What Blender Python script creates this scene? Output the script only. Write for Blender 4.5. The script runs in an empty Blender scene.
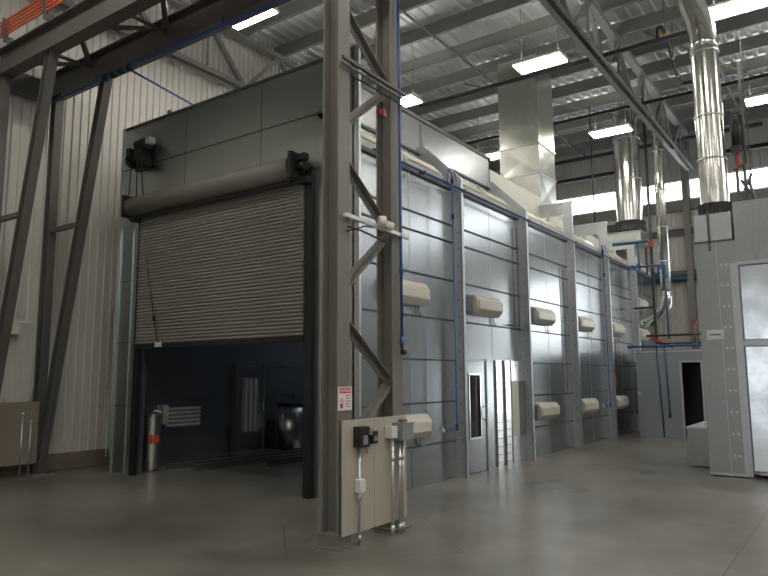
import bpy, bmesh, math, random
from mathutils import Vector as V, Matrix
random.seed(4)
PI = math.pi
C = bpy.context.scene.collection
sc = bpy.context.scene

# ------------------------------------------------------------------ materials
def newmat(n):
    m = bpy.data.materials.new(n); m.use_nodes = True
    nt = m.node_tree; b = nt.nodes['Principled BSDF']
    return m, nt, b
def node(nt, t, **kw):
    n = nt.nodes.new(t)
    for k, v in kw.items():
        if k in n.inputs.keys(): n.inputs[k].default_value = v
        else: setattr(n, k, v)
    return n
def rgb(c): return (c[0], c[1], c[2], 1)
def simple(n, c, rough=.5, metal=0., var=.12, scale=3., bump=0., spec=.5):
    m, nt, b = newmat(n)
    b.inputs['Roughness'].default_value = rough; b.inputs['Metallic'].default_value = metal
    b.inputs['Specular IOR Level'].default_value = spec
    tc = node(nt, 'ShaderNodeTexCoord')
    ns = node(nt, 'ShaderNodeTexNoise', Scale=scale, Detail=4.)
    nt.links.new(tc.outputs['Object'], ns.inputs['Vector'])
    r = node(nt, 'ShaderNodeValToRGB')
    r.color_ramp.elements[0].position = .3; r.color_ramp.elements[1].position = .7
    r.color_ramp.elements[0].color = rgb([x * (1 - var) for x in c]); r.color_ramp.elements[1].color = rgb([min(1, x * (1 + var)) for x in c])
    nt.links.new(ns.outputs['Fac'], r.inputs['Fac']); nt.links.new(r.outputs['Color'], b.inputs['Base Color'])
    if bump:
        bp = node(nt, 'ShaderNodeBump', Strength=bump, Distance=.01)
        nt.links.new(ns.outputs['Fac'], bp.inputs['Height']); nt.links.new(bp.outputs['Normal'], b.inputs['Normal'])
    return m
def galv(n, c, rough, spang=22., bump=.02, wave=1.2, wstr=.1, rv=.015, metal=1., cv=1.):
    """zinc coated sheet: spangle in tone and gloss, large soft dents"""
    m, nt, b = newmat(n)
    b.inputs['Metallic'].default_value = metal
    tc = node(nt, 'ShaderNodeTexCoord')
    vo = node(nt, 'ShaderNodeTexVoronoi', Scale=spang); nt.links.new(tc.outputs['Object'], vo.inputs['Vector'])
    sep = node(nt, 'ShaderNodeSeparateColor'); nt.links.new(vo.outputs['Color'], sep.inputs['Color'])
    mr = node(nt, 'ShaderNodeMapRange'); mr.inputs['To Min'].default_value = rough - rv; mr.inputs['To Max'].default_value = rough + rv
    nt.links.new(sep.outputs[0], mr.inputs['Value']); nt.links.new(mr.outputs[0], b.inputs['Roughness'])
    ns = node(nt, 'ShaderNodeTexNoise', Scale=1.3, Detail=5.); nt.links.new(tc.outputs['Object'], ns.inputs['Vector'])
    ad = node(nt, 'ShaderNodeMath', operation='MULTIPLY_ADD'); ad.inputs[1].default_value = .35
    nt.links.new(sep.outputs[1], ad.inputs[0]); nt.links.new(ns.outputs['Fac'], ad.inputs[2])
    r = node(nt, 'ShaderNodeValToRGB'); r.color_ramp.elements[0].position = .35; r.color_ramp.elements[1].position = 1.
    r.color_ramp.elements[0].color = rgb([x * (1 - .07 * cv) for x in c]); r.color_ramp.elements[1].color = rgb([min(1, x * (1 + .05 * cv)) for x in c])
    nt.links.new(ad.outputs[0], r.inputs['Fac']); nt.links.new(r.outputs['Color'], b.inputs['Base Color'])
    n2 = node(nt, 'ShaderNodeTexNoise', Scale=wave, Detail=1.); nt.links.new(tc.outputs['Object'], n2.inputs['Vector'])
    b2 = node(nt, 'ShaderNodeBump', Strength=wstr, Distance=.06); nt.links.new(n2.outputs['Fac'], b2.inputs['Height'])
    b1 = node(nt, 'ShaderNodeBump', Strength=bump, Distance=.004); nt.links.new(sep.outputs[2], b1.inputs['Height'])
    nt.links.new(b2.outputs['Normal'], b1.inputs['Normal']); nt.links.new((b1 if bump else b2).outputs['Normal'], b.inputs['Normal'])
    return m
def emit(n, c, s):
    m, nt, b = newmat(n)
    b.inputs['Base Color'].default_value = rgb(c); b.inputs['Emission Color'].default_value = rgb(c); b.inputs['Emission Strength'].default_value = s
    return m
def glass_mat(n, tint):
    m, nt, b = newmat(n)
    nt.nodes.remove(b)
    t = node(nt, 'ShaderNodeBsdfTransparent'); t.inputs['Color'].default_value = rgb(tint)
    g = node(nt, 'ShaderNodeBsdfGlossy', Roughness=.03)
    f = node(nt, 'ShaderNodeFresnel', IOR=1.5); mx = node(nt, 'ShaderNodeMixShader')
    nt.links.new(f.outputs[0], mx.inputs[0]); nt.links.new(t.outputs[0], mx.inputs[1]); nt.links.new(g.outputs[0], mx.inputs[2])
    nt.links.new(mx.outputs[0], nt.nodes['Material Output'].inputs[0])
    return m
def concrete():
    m, nt, b = newmat('polished_concrete')
    tc0 = node(nt, 'ShaderNodeTexCoord')   # shifted so that the pattern is laid out in the hall's own metres
    tc = node(nt, 'ShaderNodeVectorMath', operation='ADD'); tc.inputs[1].default_value = (8.5, 1.8, 0); nt.links.new(tc0.outputs['Object'], tc.inputs[0])
    n1 = node(nt, 'ShaderNodeTexNoise', Scale=.5, Detail=6., Roughness=.55); n2 = node(nt, 'ShaderNodeTexNoise', Scale=2.6, Detail=4.)
    n3 = node(nt, 'ShaderNodeTexNoise', Scale=60., Detail=3.)
    for n in (n1, n2, n3): nt.links.new(tc.outputs[0], n.inputs['Vector'])
    r1 = node(nt, 'ShaderNodeValToRGB'); e = r1.color_ramp.elements
    e[0].position = .3; e[0].color = (.10, .092, .078, 1); e[1].position = .7; e[1].color = (.25, .231, .198, 1)
    nt.links.new(n1.outputs['Fac'], r1.inputs['Fac'])
    r2 = node(nt, 'ShaderNodeValToRGB'); e = r2.color_ramp.elements
    e[0].position = .3; e[0].color = (.84, .84, .84, 1); e[1].position = .7; e[1].color = (1.14, 1.14, 1.14, 1)
    nt.links.new(n2.outputs['Fac'], r2.inputs['Fac'])
    mx = node(nt, 'ShaderNodeMix', data_type='RGBA', blend_type='MULTIPLY'); mx.inputs[0].default_value = 1
    nt.links.new(r1.outputs['Color'], mx.inputs[6]); nt.links.new(r2.outputs['Color'], mx.inputs[7])
    # a few dark oil spots with a shape of their own
    n4 = node(nt, 'ShaderNodeTexNoise', Scale=1.6, Detail=2., Distortion=.6); nt.links.new(tc.outputs[0], n4.inputs['Vector'])
    r4 = node(nt, 'ShaderNodeValToRGB'); e = r4.color_ramp.elements
    e[0].position = .2; e[0].color = (.9, .9, .9, 1); e[1].position = .4; e[1].color = (1, 1, 1, 1)
    nt.links.new(n4.outputs['Fac'], r4.inputs['Fac'])
    m2 = node(nt, 'ShaderNodeMix', data_type='RGBA', blend_type='MULTIPLY'); m2.inputs[0].default_value = 1
    nt.links.new(mx.outputs[2], m2.inputs[6]); nt.links.new(r4.outputs['Color'], m2.inputs[7])
    # saw cut joints: lines in X at several Y, in Y at several X
    sp = node(nt, 'ShaderNodeSeparateXYZ'); nt.links.new(tc.outputs[0], sp.inputs[0])
    def joint(ax, pitch, off):
        a = node(nt, 'ShaderNodeMath', operation='ADD'); a.inputs[1].default_value = off; nt.links.new(sp.outputs[ax], a.inputs[0])
        p = node(nt, 'ShaderNodeMath', operation='PINGPONG'); p.inputs[1].default_value = pitch / 2; nt.links.new(a.outputs[0], p.inputs[0])
        l = node(nt, 'ShaderNodeMath', operation='LESS_THAN'); l.inputs[1].default_value = .007; nt.links.new(p.outputs[0], l.inputs[0])
        return l
    j2 = joint(1, 7.0, -1.1)
    # saw-cut diamond round the foot of the lattice column
    def absd(ax, c):
        q = node(nt, 'ShaderNodeMath', operation='SUBTRACT'); q.inputs[1].default_value = c; nt.links.new(sp.outputs[ax], q.inputs[0])
        w = node(nt, 'ShaderNodeMath', operation='ABSOLUTE'); nt.links.new(q.outputs[0], w.inputs[0]); return w
    q1, q2 = absd(0, 6.0), absd(1, 4.5)
    sm = node(nt, 'ShaderNodeMath', operation='ADD'); nt.links.new(q1.outputs[0], sm.inputs[0]); nt.links.new(q2.outputs[0], sm.inputs[1])
    sb = node(nt, 'ShaderNodeMath', operation='SUBTRACT'); sb.inputs[1].default_value = 1.2; nt.links.new(sm.outputs[0], sb.inputs[0])
    ab = node(nt, 'ShaderNodeMath', operation='ABSOLUTE'); nt.links.new(sb.outputs[0], ab.inputs[0])
    j3 = node(nt, 'ShaderNodeMath', operation='LESS_THAN'); j3.inputs[1].default_value = .01; nt.links.new(ab.outputs[0], j3.inputs[0])
    mx0 = node(nt, 'ShaderNodeMath', operation='MAXIMUM'); nt.links.new(j2.outputs[0], mx0.inputs[0]); nt.links.new(j2.outputs[0], mx0.inputs[1])
    # dark spots of spilt oil
    prev = None
    for cx, cy, rx, ry in ((10.85, 4.25, .28, .12), (9.9, 4.0, .22, .1), (10.4, 4.42, .3, .1), (10.1, 3.55, .3, .12), (12.6, 3.2, .35, .16), (8.6, 1.65, .12, .09)):
        mp = node(nt, 'ShaderNodeMapping', vector_type='POINT'); mp.inputs['Location'].default_value = (-cx / rx, -cy / ry, 0); mp.inputs['Scale'].default_value = (1 / rx, 1 / ry, 0)
        nt.links.new(tc.outputs[0], mp.inputs['Vector'])
        ln = node(nt, 'ShaderNodeVectorMath', operation='LENGTH'); nt.links.new(mp.outputs[0], ln.inputs[0])
        an = node(nt, 'ShaderNodeMath', operation='MULTIPLY_ADD'); an.inputs[1].default_value = 1.6; nt.links.new(n2.outputs['Fac'], an.inputs[0]); nt.links.new(ln.outputs['Value'], an.inputs[2])
        lt = node(nt, 'ShaderNodeMath', operation='LESS_THAN'); lt.inputs[1].default_value = 1.7; nt.links.new(an.outputs[0], lt.inputs[0])
        if prev is None: prev = lt
        else:
            mm = node(nt, 'ShaderNodeMath', operation='MAXIMUM'); nt.links.new(prev.outputs[0], mm.inputs[0]); nt.links.new(lt.outputs[0], mm.inputs[1]); prev = mm
    ms = node(nt, 'ShaderNodeMix', data_type='RGBA', blend_type='MULTIPLY'); nt.links.new(prev.outputs[0], ms.inputs[0]); ms.inputs[7].default_value = (.6, .58, .55, 1)
    nt.links.new(m2.outputs[2], ms.inputs[6]); m2 = ms
    mxj = node(nt, 'ShaderNodeMath', operation='MAXIMUM'); nt.links.new(mx0.outputs[0], mxj.inputs[0]); nt.links.new(j3.outputs[0], mxj.inputs[1])
    m3 = node(nt, 'ShaderNodeMix', data_type='RGBA'); nt.links.new(mxj.outputs[0], m3.inputs[0])
    nt.links.new(m2.outputs[2], m3.inputs[6]); m3.inputs[7].default_value = (.06, .055, .05, 1)
    nt.links.new(m3.outputs[2], b.inputs['Base Color'])
    mr = node(nt, 'ShaderNodeMapRange'); mr.inputs['To Min'].default_value = .28; mr.inputs['To Max'].default_value = .33
    nt.links.new(n2.outputs['Fac'], mr.inputs['Value']); nt.links.new(mr.outputs[0], b.inputs['Roughness'])
    bp = node(nt, 'ShaderNodeBump', Strength=.05, Distance=.003); nt.links.new(n3.outputs['Fac'], bp.inputs['Height']); nt.links.new(bp.outputs['Normal'], b.inputs['Normal'])
    b.inputs['Specular IOR Level'].default_value = .85
    return m
M = {}
M['concrete'] = concrete()
M['curb'] = simple('curb_concrete', (.2, .165, .125), .8, bump=.2, scale=5)
M['wall_panel'] = simple('painted_wall_sheet', (.60, .575, .53), .5, var=.04, scale=.6)
M['wall_upper'] = simple('grey_wall_sheet', (.48, .47, .45), .55, var=.04, scale=.6)
M['deck'] = galv('galvanised_roof_deck', (.84, .85, .86), .36, 14, .0, .8, .03, .015, metal=.75)
M['purlin'] = simple('grey_painted_purlin', (.19, .195, .185), .5, var=.06, scale=1)
M['steel'] = simple('grey_primer_steel', (.185, .175, .155), .48, var=.08, scale=1.5)
M['steel_mid'] = simple('runway_steel', (.10, .093, .083), .5, var=.08, scale=1.2)
M['steel_dark'] = simple('dark_primer_steel', (.12, .115, .11), .5, var=.1, scale=1.5)
M['truss'] = simple('truss_steel', (.20, .195, .185), .5, var=.08, scale=1)
M['booth_front'] = galv('galvanised_front_sheet', (.54, .575, .56), .34, 26, .0, .5, .08, .0, cv=.6)
M['booth_side'] = galv('galvanised_side_sheet', (.54, .565, .58), .26, 30, .0, .45, .05, .0, cv=0)
M['booth_rib'] = galv('galvanised_rib', (.60, .625, .65), .4, 26, .0, .7, .02, .02)
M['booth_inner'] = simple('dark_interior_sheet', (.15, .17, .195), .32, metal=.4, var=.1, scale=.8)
M['seam'] = simple('shadow_gap_flange', (.10, .105, .11), .55, metal=.4)
M['bright'] = galv('polished_sheet', (.86, .87, .88), .12, 30, .0, 1.4, .06, .005)
M['door_sheet'] = galv('door_sheet', (.42, .44, .44), .2, 30, .0, .8, .03, .01)
M['duct'] = galv('spiral_duct_sheet', (.70, .70, .65), .2, 16, .0, 2.0, .12, .02)
M['duct_sq'] = galv('rect_duct_sheet', (.66, .68, .62), .3, 14, .0, .9, .12, .02)
M['foil'] = galv('crinkled_foil', (.82, .86, .90), .22, 18, .0, 1.3, .35, .02)
M['unit'] = galv('unit_sheet', (.42, .435, .43), .42, 18, .0, .8, .05, .02, metal=.8)
M['vest'] = simple('slate_panel', (.30, .335, .36), .4, metal=.3, var=.06, scale=.7)
M['cream'] = simple('cream_enamel', (.62, .585, .50), .4, var=.03)
M['cream_lens'] = simple('cream_lens', (.70, .665, .56), .3, var=.02)
M['plenum'] = simple('pale_plenum_board', (.74, .71, .62), .5, var=.04)
M['curtain'] = simple('curtain_slat', (.225, .213, .195), .45, var=.05, scale=.7)
M['hood'] = simple('hood_sheet', (.185, .168, .145), .42, var=.06, scale=.8)
M['black'] = simple('black_paint', (.012, .012, .014), .5)
M['black_gloss'] = simple('black_gloss', (.02, .02, .022), .25)
M['rubber'] = simple('black_canvas', (.025, .025, .025), .6, bump=.5, scale=14)
M['blue'] = simple('blue_pipe_paint', (.022, .09, .29), .4)
M['blue_dull'] = simple('blue_steel_pipe', (.03, .09, .17), .45)
M['orange'] = simple('orange_conductor_bar', (.62, .10, .03), .5)
M['red'] = simple('red_paint', (.33, .045, .03), .45)
M['chrome'] = galv('zinc_conduit', (.66, .67, .66), .36, 40, .0, 3, .0)
M['white'] = simple('white_paint', (.72, .71, .68), .45, var=.02)
M['beige'] = simple('beige_panel', (.47, .43, .36), .5, var=.03, scale=.7)
M['grey_box'] = simple('grey_box', (.27, .275, .275), .45)
M['tan'] = simple('tan_panel', (.24, .205, .16), .6, var=.05)
M['paper'] = simple('sign_white', (.78, .76, .74), .5, var=.02)
M['ink'] = simple('sign_ink', (.05, .05, .05), .6)
M['sign_red'] = simple('sign_red', (.55, .04, .05), .5)
M['glass'] = glass_mat('clear_glass', (.82, .86, .87))
M['steel_drum'] = galv('drum_sheet', (.72, .74, .76), .3, 20, .0, 1, .03, .01)
M['wrap'] = galv('insulation_foil', (.68, .66, .62), .38, 18, .0, 9, .25, .02)
M['lamp'] = emit('lamp_lens', (1, .95, .85), 30)
M['uplight'] = emit('added_uplight_glow', (1, .96, .88), 24)  # glow added on top of the high bays for the deck
M['added_glow_back'] = emit('added_daylight_back', (.90, .96, 1.0), 1.4)  # glow of the unseen door added behind the camera
M['booth_lens'] = simple('booth_glass', (.3, .33, .34), .3)
M['sky_panel'] = emit('daylight_panel', (.93, .97, 1.0), 5.0)
M['added_glow'] = emit('added_daylight', (.90, .96, 1.0), 4.5)  # glow of the unseen doors and windows added for reflections

# ------------------------------------------------------------------ geometry helpers
def bm_(): return bmesh.new()
def box(bm, x0, x1, y0, y1, z0, z1):
    r = bmesh.ops.create_cube(bm, size=1)
    bmesh.ops.scale(bm, vec=(abs(x1 - x0), abs(y1 - y0), abs(z1 - z0)), verts=r['verts'])
    bmesh.ops.translate(bm, vec=((x0 + x1) / 2, (y0 + y1) / 2, (z0 + z1) / 2), verts=r['verts'])
    return bm
def frame_of(d):
    d = d.normalized()
    u = V((0, 0, 1)) if abs(d.z) < .95 else V((1, 0, 0))
    s = d.cross(u).normalized(); u = s.cross(d).normalized()
    return s, u
def prism(bm, poly, o, su, sv, d):
    """poly (u,v) at o in directions su, sv, swept along vector d"""
    o, su, sv, d = V(o), V(su), V(sv), V(d)
    a = [bm.verts.new(o + su * p[0] + sv * p[1]) for p in poly]; b = [bm.verts.new(v.co + d) for v in a]
    n = len(poly)
    bm.faces.new(a); bm.faces.new(b[::-1])
    for i in range(n): bm.faces.new((a[i], b[i], b[(i + 1) % n], a[(i + 1) % n]))
    return bm
def cyl(bm, p0, p1, r, n=16, r2=None, cap=True):
    p0, p1 = V(p0), V(p1); s, u = frame_of(p1 - p0); r2 = r if r2 is None else r2
    a = [bm.verts.new(p0 + s * math.cos(2 * PI * i / n) * r + u * math.sin(2 * PI * i / n) * r) for i in range(n)]
    b = [bm.verts.new(p1 + s * math.cos(2 * PI * i / n) * r2 + u * math.sin(2 * PI * i / n) * r2) for i in range(n)]
    for i in range(n):
        f = bm.faces.new((a[i], a[(i + 1) % n], b[(i + 1) % n], b[i])); f.smooth = True
    if cap: bm.faces.new(a[::-1]); bm.faces.new(b)
    return bm
def tube(bm, pts, r, n=10):
    """smooth pipe through points"""
    pts = [V(p) for p in pts]; rings = []; s = u = None
    for i, p in enumerate(pts):
        d = (pts[min(i + 1, len(pts) - 1)] - pts[max(i - 1, 0)]).normalized()
        if s is None: s, u = frame_of(d)
        else:
            s = (s - d * s.dot(d)).normalized(); u = s.cross(d).normalized()
        rings.append([bm.verts.new(p + s * math.cos(2 * PI * k / n) * r + u * math.sin(2 * PI * k / n) * r) for k in range(n)])
    for a, b in zip(rings, rings[1:]):
        for k in range(n):
            f = bm.faces.new((a[k], a[(k + 1) % n], b[(k + 1) % n], b[k])); f.smooth = True
    bm.faces.new(rings[0][::-1]); bm.faces.new(rings[-1])
    return bm
def bend(pts, r=.06, k=4):
    """rounded corners for a polyline"""
    pts = [V(p) for p in pts]; out = [pts[0]]
    for a, b, c in zip(pts, pts[1:], pts[2:]):
        d1 = (a - b); d2 = (c - b); rr = min(r, d1.length / 2, d2.length / 2)
        s = b + d1.normalized() * rr; e = b + d2.normalized() * rr
        for i in range(k + 1):
            t = i / k; out.append(s * (1 - t) ** 2 + b * 2 * t * (1 - t) + e * t * t)
    out.append(pts[-1]); return out
def ibeam(bm, p0, p1, h, w, up=None, t=.016, tw=.012):
    """H section: h between the flange faces (along up), w the flange width"""
    p0, p1 = V(p0), V(p1); d = p1 - p0
    s, u = frame_of(d)
    if up is not None:
        u = V(up); u = (u - d.normalized() * u.dot(d.normalized())).normalized(); s = d.normalized().cross(u)
    H, W, a = h / 2, w / 2, tw / 2
    poly = [(-W, -H), (W, -H), (W, -H + t), (a, -H + t), (a, H - t), (W, H - t), (W, H), (-W, H), (-W, H - t), (-a, H - t), (-a, -H + t), (-W, -H + t)]
    return prism(bm, poly, p0, s, u, d)
def angle(bm, p0, p1, a=.075, t=.009, up=None):
    p0, p1 = V(p0), V(p1); d = p1 - p0; s, u = frame_of(d)
    if up is not None: u = V(up); u = (u - d.normalized() * u.dot(d.normalized())).normalized(); s = d.normalized().cross(u)
    return prism(bm, [(-a / 2, -a / 2), (a / 2, -a / 2), (a / 2, -a / 2 + t), (-a / 2 + t, -a / 2 + t), (-a / 2 + t, a / 2), (-a / 2, a / 2)], p0, s, u, d)
def bar(bm, p0, p1, w, h, up=None):
    p0, p1 = V(p0), V(p1); d = p1 - p0; s, u = frame_of(d)
    if up is not None: u = V(up); u = (u - d.normalized() * u.dot(d.normalized())).normalized(); s = d.normalized().cross(u)
    return prism(bm, [(-w / 2, -h / 2), (w / 2, -h / 2), (w / 2, h / 2), (-w / 2, h / 2)], p0, s, u, d)

# ------------------------------------------------------------------ object helpers
def wl(o):
    v = V((0, 0, 0))
    while o is not None: v += o.location; o = o.parent
    return v
def obj(name, bm, m, parent=None, bev=0., flip=True):
    if flip: bmesh.ops.recalc_face_normals(bm, faces=bm.faces)
    me = bpy.data.meshes.new(name)
    if parent is None:
        xs = [v.co for v in bm.verts]
        o0 = V(((min(c.x for c in xs) + max(c.x for c in xs)) / 2, (min(c.y for c in xs) + max(c.y for c in xs)) / 2, min(c.z for c in xs)))
    else: o0 = wl(parent)
    bmesh.ops.translate(bm, vec=-o0, verts=bm.verts)
    bm.to_mesh(me); bm.free()
    me.materials.append(m)
    o = bpy.data.objects.new(name, me); C.objects.link(o)
    if parent is None: o.location = o0
    else: o.parent = parent
    if bev:
        b = o.modifiers.new('bevel', 'BEVEL'); b.width = bev; b.segments = 2; b.limit_method = 'ANGLE'
    return o
def tag(o, label, cat, group=None):
    o['label'] = label; o['category'] = cat
    if group: o['group'] = group
    return o
def thing(name, label, cat, loc=(0, 0, 0), group=None):
    o = bpy.data.objects.new(name, None); o.empty_display_size = .2; C.objects.link(o); o.location = loc
    return tag(o, label, cat, group)
def struct(name, bm, m, bev=0.):
    o = obj(name, bm, m, None, bev); o['kind'] = 'structure'; return o
def dup(root, loc, label):
    r = root.copy(); C.objects.link(r); r.location = loc; r['label'] = label
    for ch in list(root.children):
        c = ch.copy(); C.objects.link(c); c.parent = r
        for g in list(ch.children):
            d = g.copy(); C.objects.link(d); d.parent = c
    return r
ORD = ['first', 'second', 'third', 'fourth', 'fifth', 'sixth', 'seventh', 'eighth', 'ninth', 'tenth', 'eleventh', 'twelfth', 'thirteenth', 'fourteenth', 'fifteenth', 'sixteenth', 'seventeenth', 'eighteenth', 'nineteenth', 'twentieth']

# ================================================================== THE HALL
X0, X1, Y0, Y1 = -9.0, 26.0, -9.0, 12.6
ZD = 10.78      # underside of the roof deck
struct('floor', box(bm_(), X0 - .3, X1 + .3, Y0 - .3, Y1 + .3, -.2, 0), M['concrete'])
def ribbed(bm, a, b, z0, z1, nrm, pitch, out=.028):
    """vertical ribbed sheet from a to b (2D points), ribs standing out along nrm"""
    a, b, nrm = V((a[0], a[1], 0)), V((b[0], b[1], 0)), V((nrm[0], nrm[1], 0))
    L = (b - a).length; d = (b - a) / L; poly = [(0, -.06), (0, 0)]
    x = pitch * .3
    while x + pitch * .3 < L:
        poly += [(x, 0), (x + .012, out), (x + .042, out), (x + .054, 0)]; x += pitch
    poly += [(L, 0), (L, -.06)]
    return prism(bm, poly, (a.x, a.y, z0), d, nrm, (0, 0, z1 - z0))
struct('wall_left', ribbed(bm_(), (X0, Y1), (X1, Y1), .27, ZD, (0, -1), .168), M['wall_panel'])
struct('baseboard_left', box(bm_(), X0, X1, Y1 - .1, Y1 + .1, 0, .30), M['curb'], .01)
# far wall, with the clerestory strip
CZ0, CZ1 = 8.07, 8.80
b = ribbed(bm_(), (X1, Y1), (X1, 2.3), .3, CZ0, (-1, 0), .2)
struct('wall_far', b, M['wall_panel'])
struct('wall_far_upper', ribbed(bm_(), (X1, Y1), (X1, Y0), CZ1, ZD, (-1, 0), .25), M['wall_upper'])
struct('wall_far_lower', ribbed(bm_(), (X1, -3.3), (X1, Y0), .3, CZ0, (-1, 0), .25), M['wall_upper'])
struct('wall_far_header', ribbed(bm_(), (X1, 2.3), (X1, .1), 5.4, CZ0, (-1, 0), .25), M['wall_upper'])
struct('baseboard_far', box(bm_(), X1 - .1, X1 + .1, 2.3, Y1, 0, .30), M['curb'], .01)
# clerestory panes between the wall columns
cols = [Y0, -6.6, -1.0, 4.68, 10.3, Y1]
for i, (a, c) in enumerate(zip(cols, cols[1:])):
    fr = bm_(); y0, y1 = a + .1, c - .1
    for z in (CZ0, CZ1): box(fr, X1 - .06, X1 + .02, y0, y1, z - .03, z + .03)
    y = y0
    while y < y1 + .01:
        box(fr, X1 - .05, X1 + .02, y - .02, y + .02, CZ0, CZ1); y += (y1 - y0) / 3
    w = struct('window_%d' % (i + 1), fr, M['white'])
    p = obj('pane', box(bm_(), X1 + .0, X1 + .03, y0, y1, CZ0, CZ1), M['sky_panel'], w)
# sill/girt behind the clerestory
struct('trim_1', box(bm_(), X1 - .16, X1 - .03, Y0, Y1, CZ0 - .42, CZ0 - .05), M['steel'])
struct('trim_2', box(bm_(), X1 - .14, X1 - .03, Y0, Y1, 6.75, 6.98), M['steel_dark'])
struct('trim_3', box(bm_(), X1 - .14, X1 - .03, 2.3, Y1, 5.3, 5.45), M['steel_dark'])
# right and back walls (behind the camera)
struct('wall_right', ribbed(bm_(), (X1, Y0), (X0, Y0), 0, ZD, (0, 1), .4), M['wall_upper'])
struct('wall_back', ribbed(bm_(), (X0, Y0), (X0, Y1), 0, ZD, (1, 0), .4), M['wall_upper'])
# added daylight, unseen: glowing doors and windows placed for reflections and fill
def added_door(n, mk, pane, z1):  # unseen glowing door, added to be mirrored in the booth sheets
    fr = bm_()
    mk(fr)
    d = struct('door_%d' % n, fr, M['white']); obj('pane', pane, M['added_glow'], d); return d
def dfar(fr):
    for k in range(6): box(fr, X1 - .08, X1, .1, 2.3, 2.2 + k * .64, 2.2 + k * .64 + .06)
    for k in range(4): box(fr, X1 - .08, X1, .1 + k * .713, .16 + k * .713, 0, 5.4)
added_door(1, dfar, box(bm_(), X1, X1 + .04, .1, 2.3, 2.2, 5.4), 5.4)
struct('wall_far_kick', box(bm_(), X1 - .01, X1 + .06, .1, 2.3, 0, 2.2), M['wall_upper'])
def dfar2(fr):
    for y in (-2.0, -1.1, -.2): box(fr, X1 - .08, X1, y - .04, y + .04, 0, 2.4)
    box(fr, X1 - .08, X1, -2.0, -.2, 2.36, 2.44)
added_door(3, dfar2, box(bm_(), X1, X1 + .04, -2.0, -.2, .1, 2.4), 2.4)
struct('wall_far_middle', ribbed(bm_(), (X1, .1), (X1, -3.3), 2.44, CZ0, (-1, 0), .25), M['wall_upper'])
struct('wall_far_side', box(bm_(), X1 - .01, X1 + .06, -3.3, -2.04, 0, 2.44), M['wall_upper'])
struct('wall_far_pier', box(bm_(), X1 - .01, X1 + .06, -.16, .1, 0, 2.44), M['wall_upper'])
def added_win(n, x0, x1, z0, z1):
    fr = bm_()
    for z in (z0, z1): box(fr, x0, x1, Y0 + .02, Y0 + .12, z - .05, z + .05)
    k = 0
    while x0 + k * 1.5 <= x1 + .01: box(fr, x0 + k * 1.5 - .04, x0 + k * 1.5 + .04, Y0 + .02, Y0 + .12, z0, z1); k += 1
    w = struct('window_%d' % n, fr, M['white']); obj('pane', box(bm_(), x0, x1, Y0 + .04, Y0 + .07, z0, z1), M['added_glow'], w)
added_win(6, 14, 23, 7.6, 9.0); added_win(7, -6, 3, 7.6, 9.0)  # unseen windows added in the right wall for reflections and fill
def dback(fr):
    for k in range(7): box(fr, X0 + .02, X0 + .12, 1.2, 4.6, k * .8, k * .8 + .06)
    for y in (1.2, 2.9, 4.6): box(fr, X0 + .02, X0 + .12, y - .04, y + .04, 0, 4.9)
fr = bm_(); dback(fr); d_ = struct('door_2', fr, M['white']); obj('pane', box(bm_(), X0 + .03, X0 + .06, 1.2, 4.6, 0, 4.9), M['added_glow_back'], d_)  # unseen glowing door added so the foil panels reflect it

# roof deck: trapezoidal flutes along X
db = bm_(); poly = []; y = Y0 - .1
while y < Y1 + .2:
    poly += [(y, .0), (y + .09, .0), (y + .12, .055), (y + .27, .055)]; y += .30
poly += [(y, .055), (y, .09), (Y0 - .1, .09)]
prism(db, poly, (X0 - .1, 0, ZD), (0, 1, 0), (0, 0, 1), (X1 - X0 + .2, 0, 0))
struct('ceiling', db, M['deck'])
# purlins along Y
def purlin_bm(x):
    b = bm_()
    poly = [(-.09, 0), (.0, 0), (.0, .39), (.09, .39), (.09, .402), (-.012, .402), (-.012, .014), (-.08, .014), (-.08, .035), (-.09, .035)]
    prism(b, poly, (x, Y0, ZD - .402), (1, 0, 0), (0, 0, 1), (0, Y1 - Y0, 0)); return b
xs = []; x = 14.1 + 1.42 * 8
while x > X0 + .5: xs.append(x); x -= 1.42
first = None
for i, x in enumerate(xs):
    lab = 'grey steel roof purlin, %s one counted from the far window wall' % (ORD[i] if i < 20 else 'outermost')
    if i == 0: first = tag(obj('roof_purlin', purlin_bm(x), M['purlin']), lab, 'roof beam', 'purlins under the metal roof deck')
    else:
        o = first.copy(); C.objects.link(o); o.location.x += x - xs[0]; o['label'] = lab if i < 20 else 'grey steel roof purlin number %d counted from the far window wall' % (i + 1)
# wall columns at the far wall
c0 = None
for i, yy in enumerate([4.68, 10.3, -1.0, -6.6]):
    lab = ['dark steel wall column standing before the far wall beside the slim silver pipe', 'dark steel wall column before the far wall behind the booth roof',
           'dark steel wall column behind the silver machine room', 'dark steel wall column at the far corner of the hall'][i]
    tag(obj('wall_column', ibeam(bm_(), (X1 - .3, yy, 0), (X1 - .3, yy, ZD - .3), .32, .2, (1, 0, 0)), M['steel']), lab, 'column', 'columns along the far wall')
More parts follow.
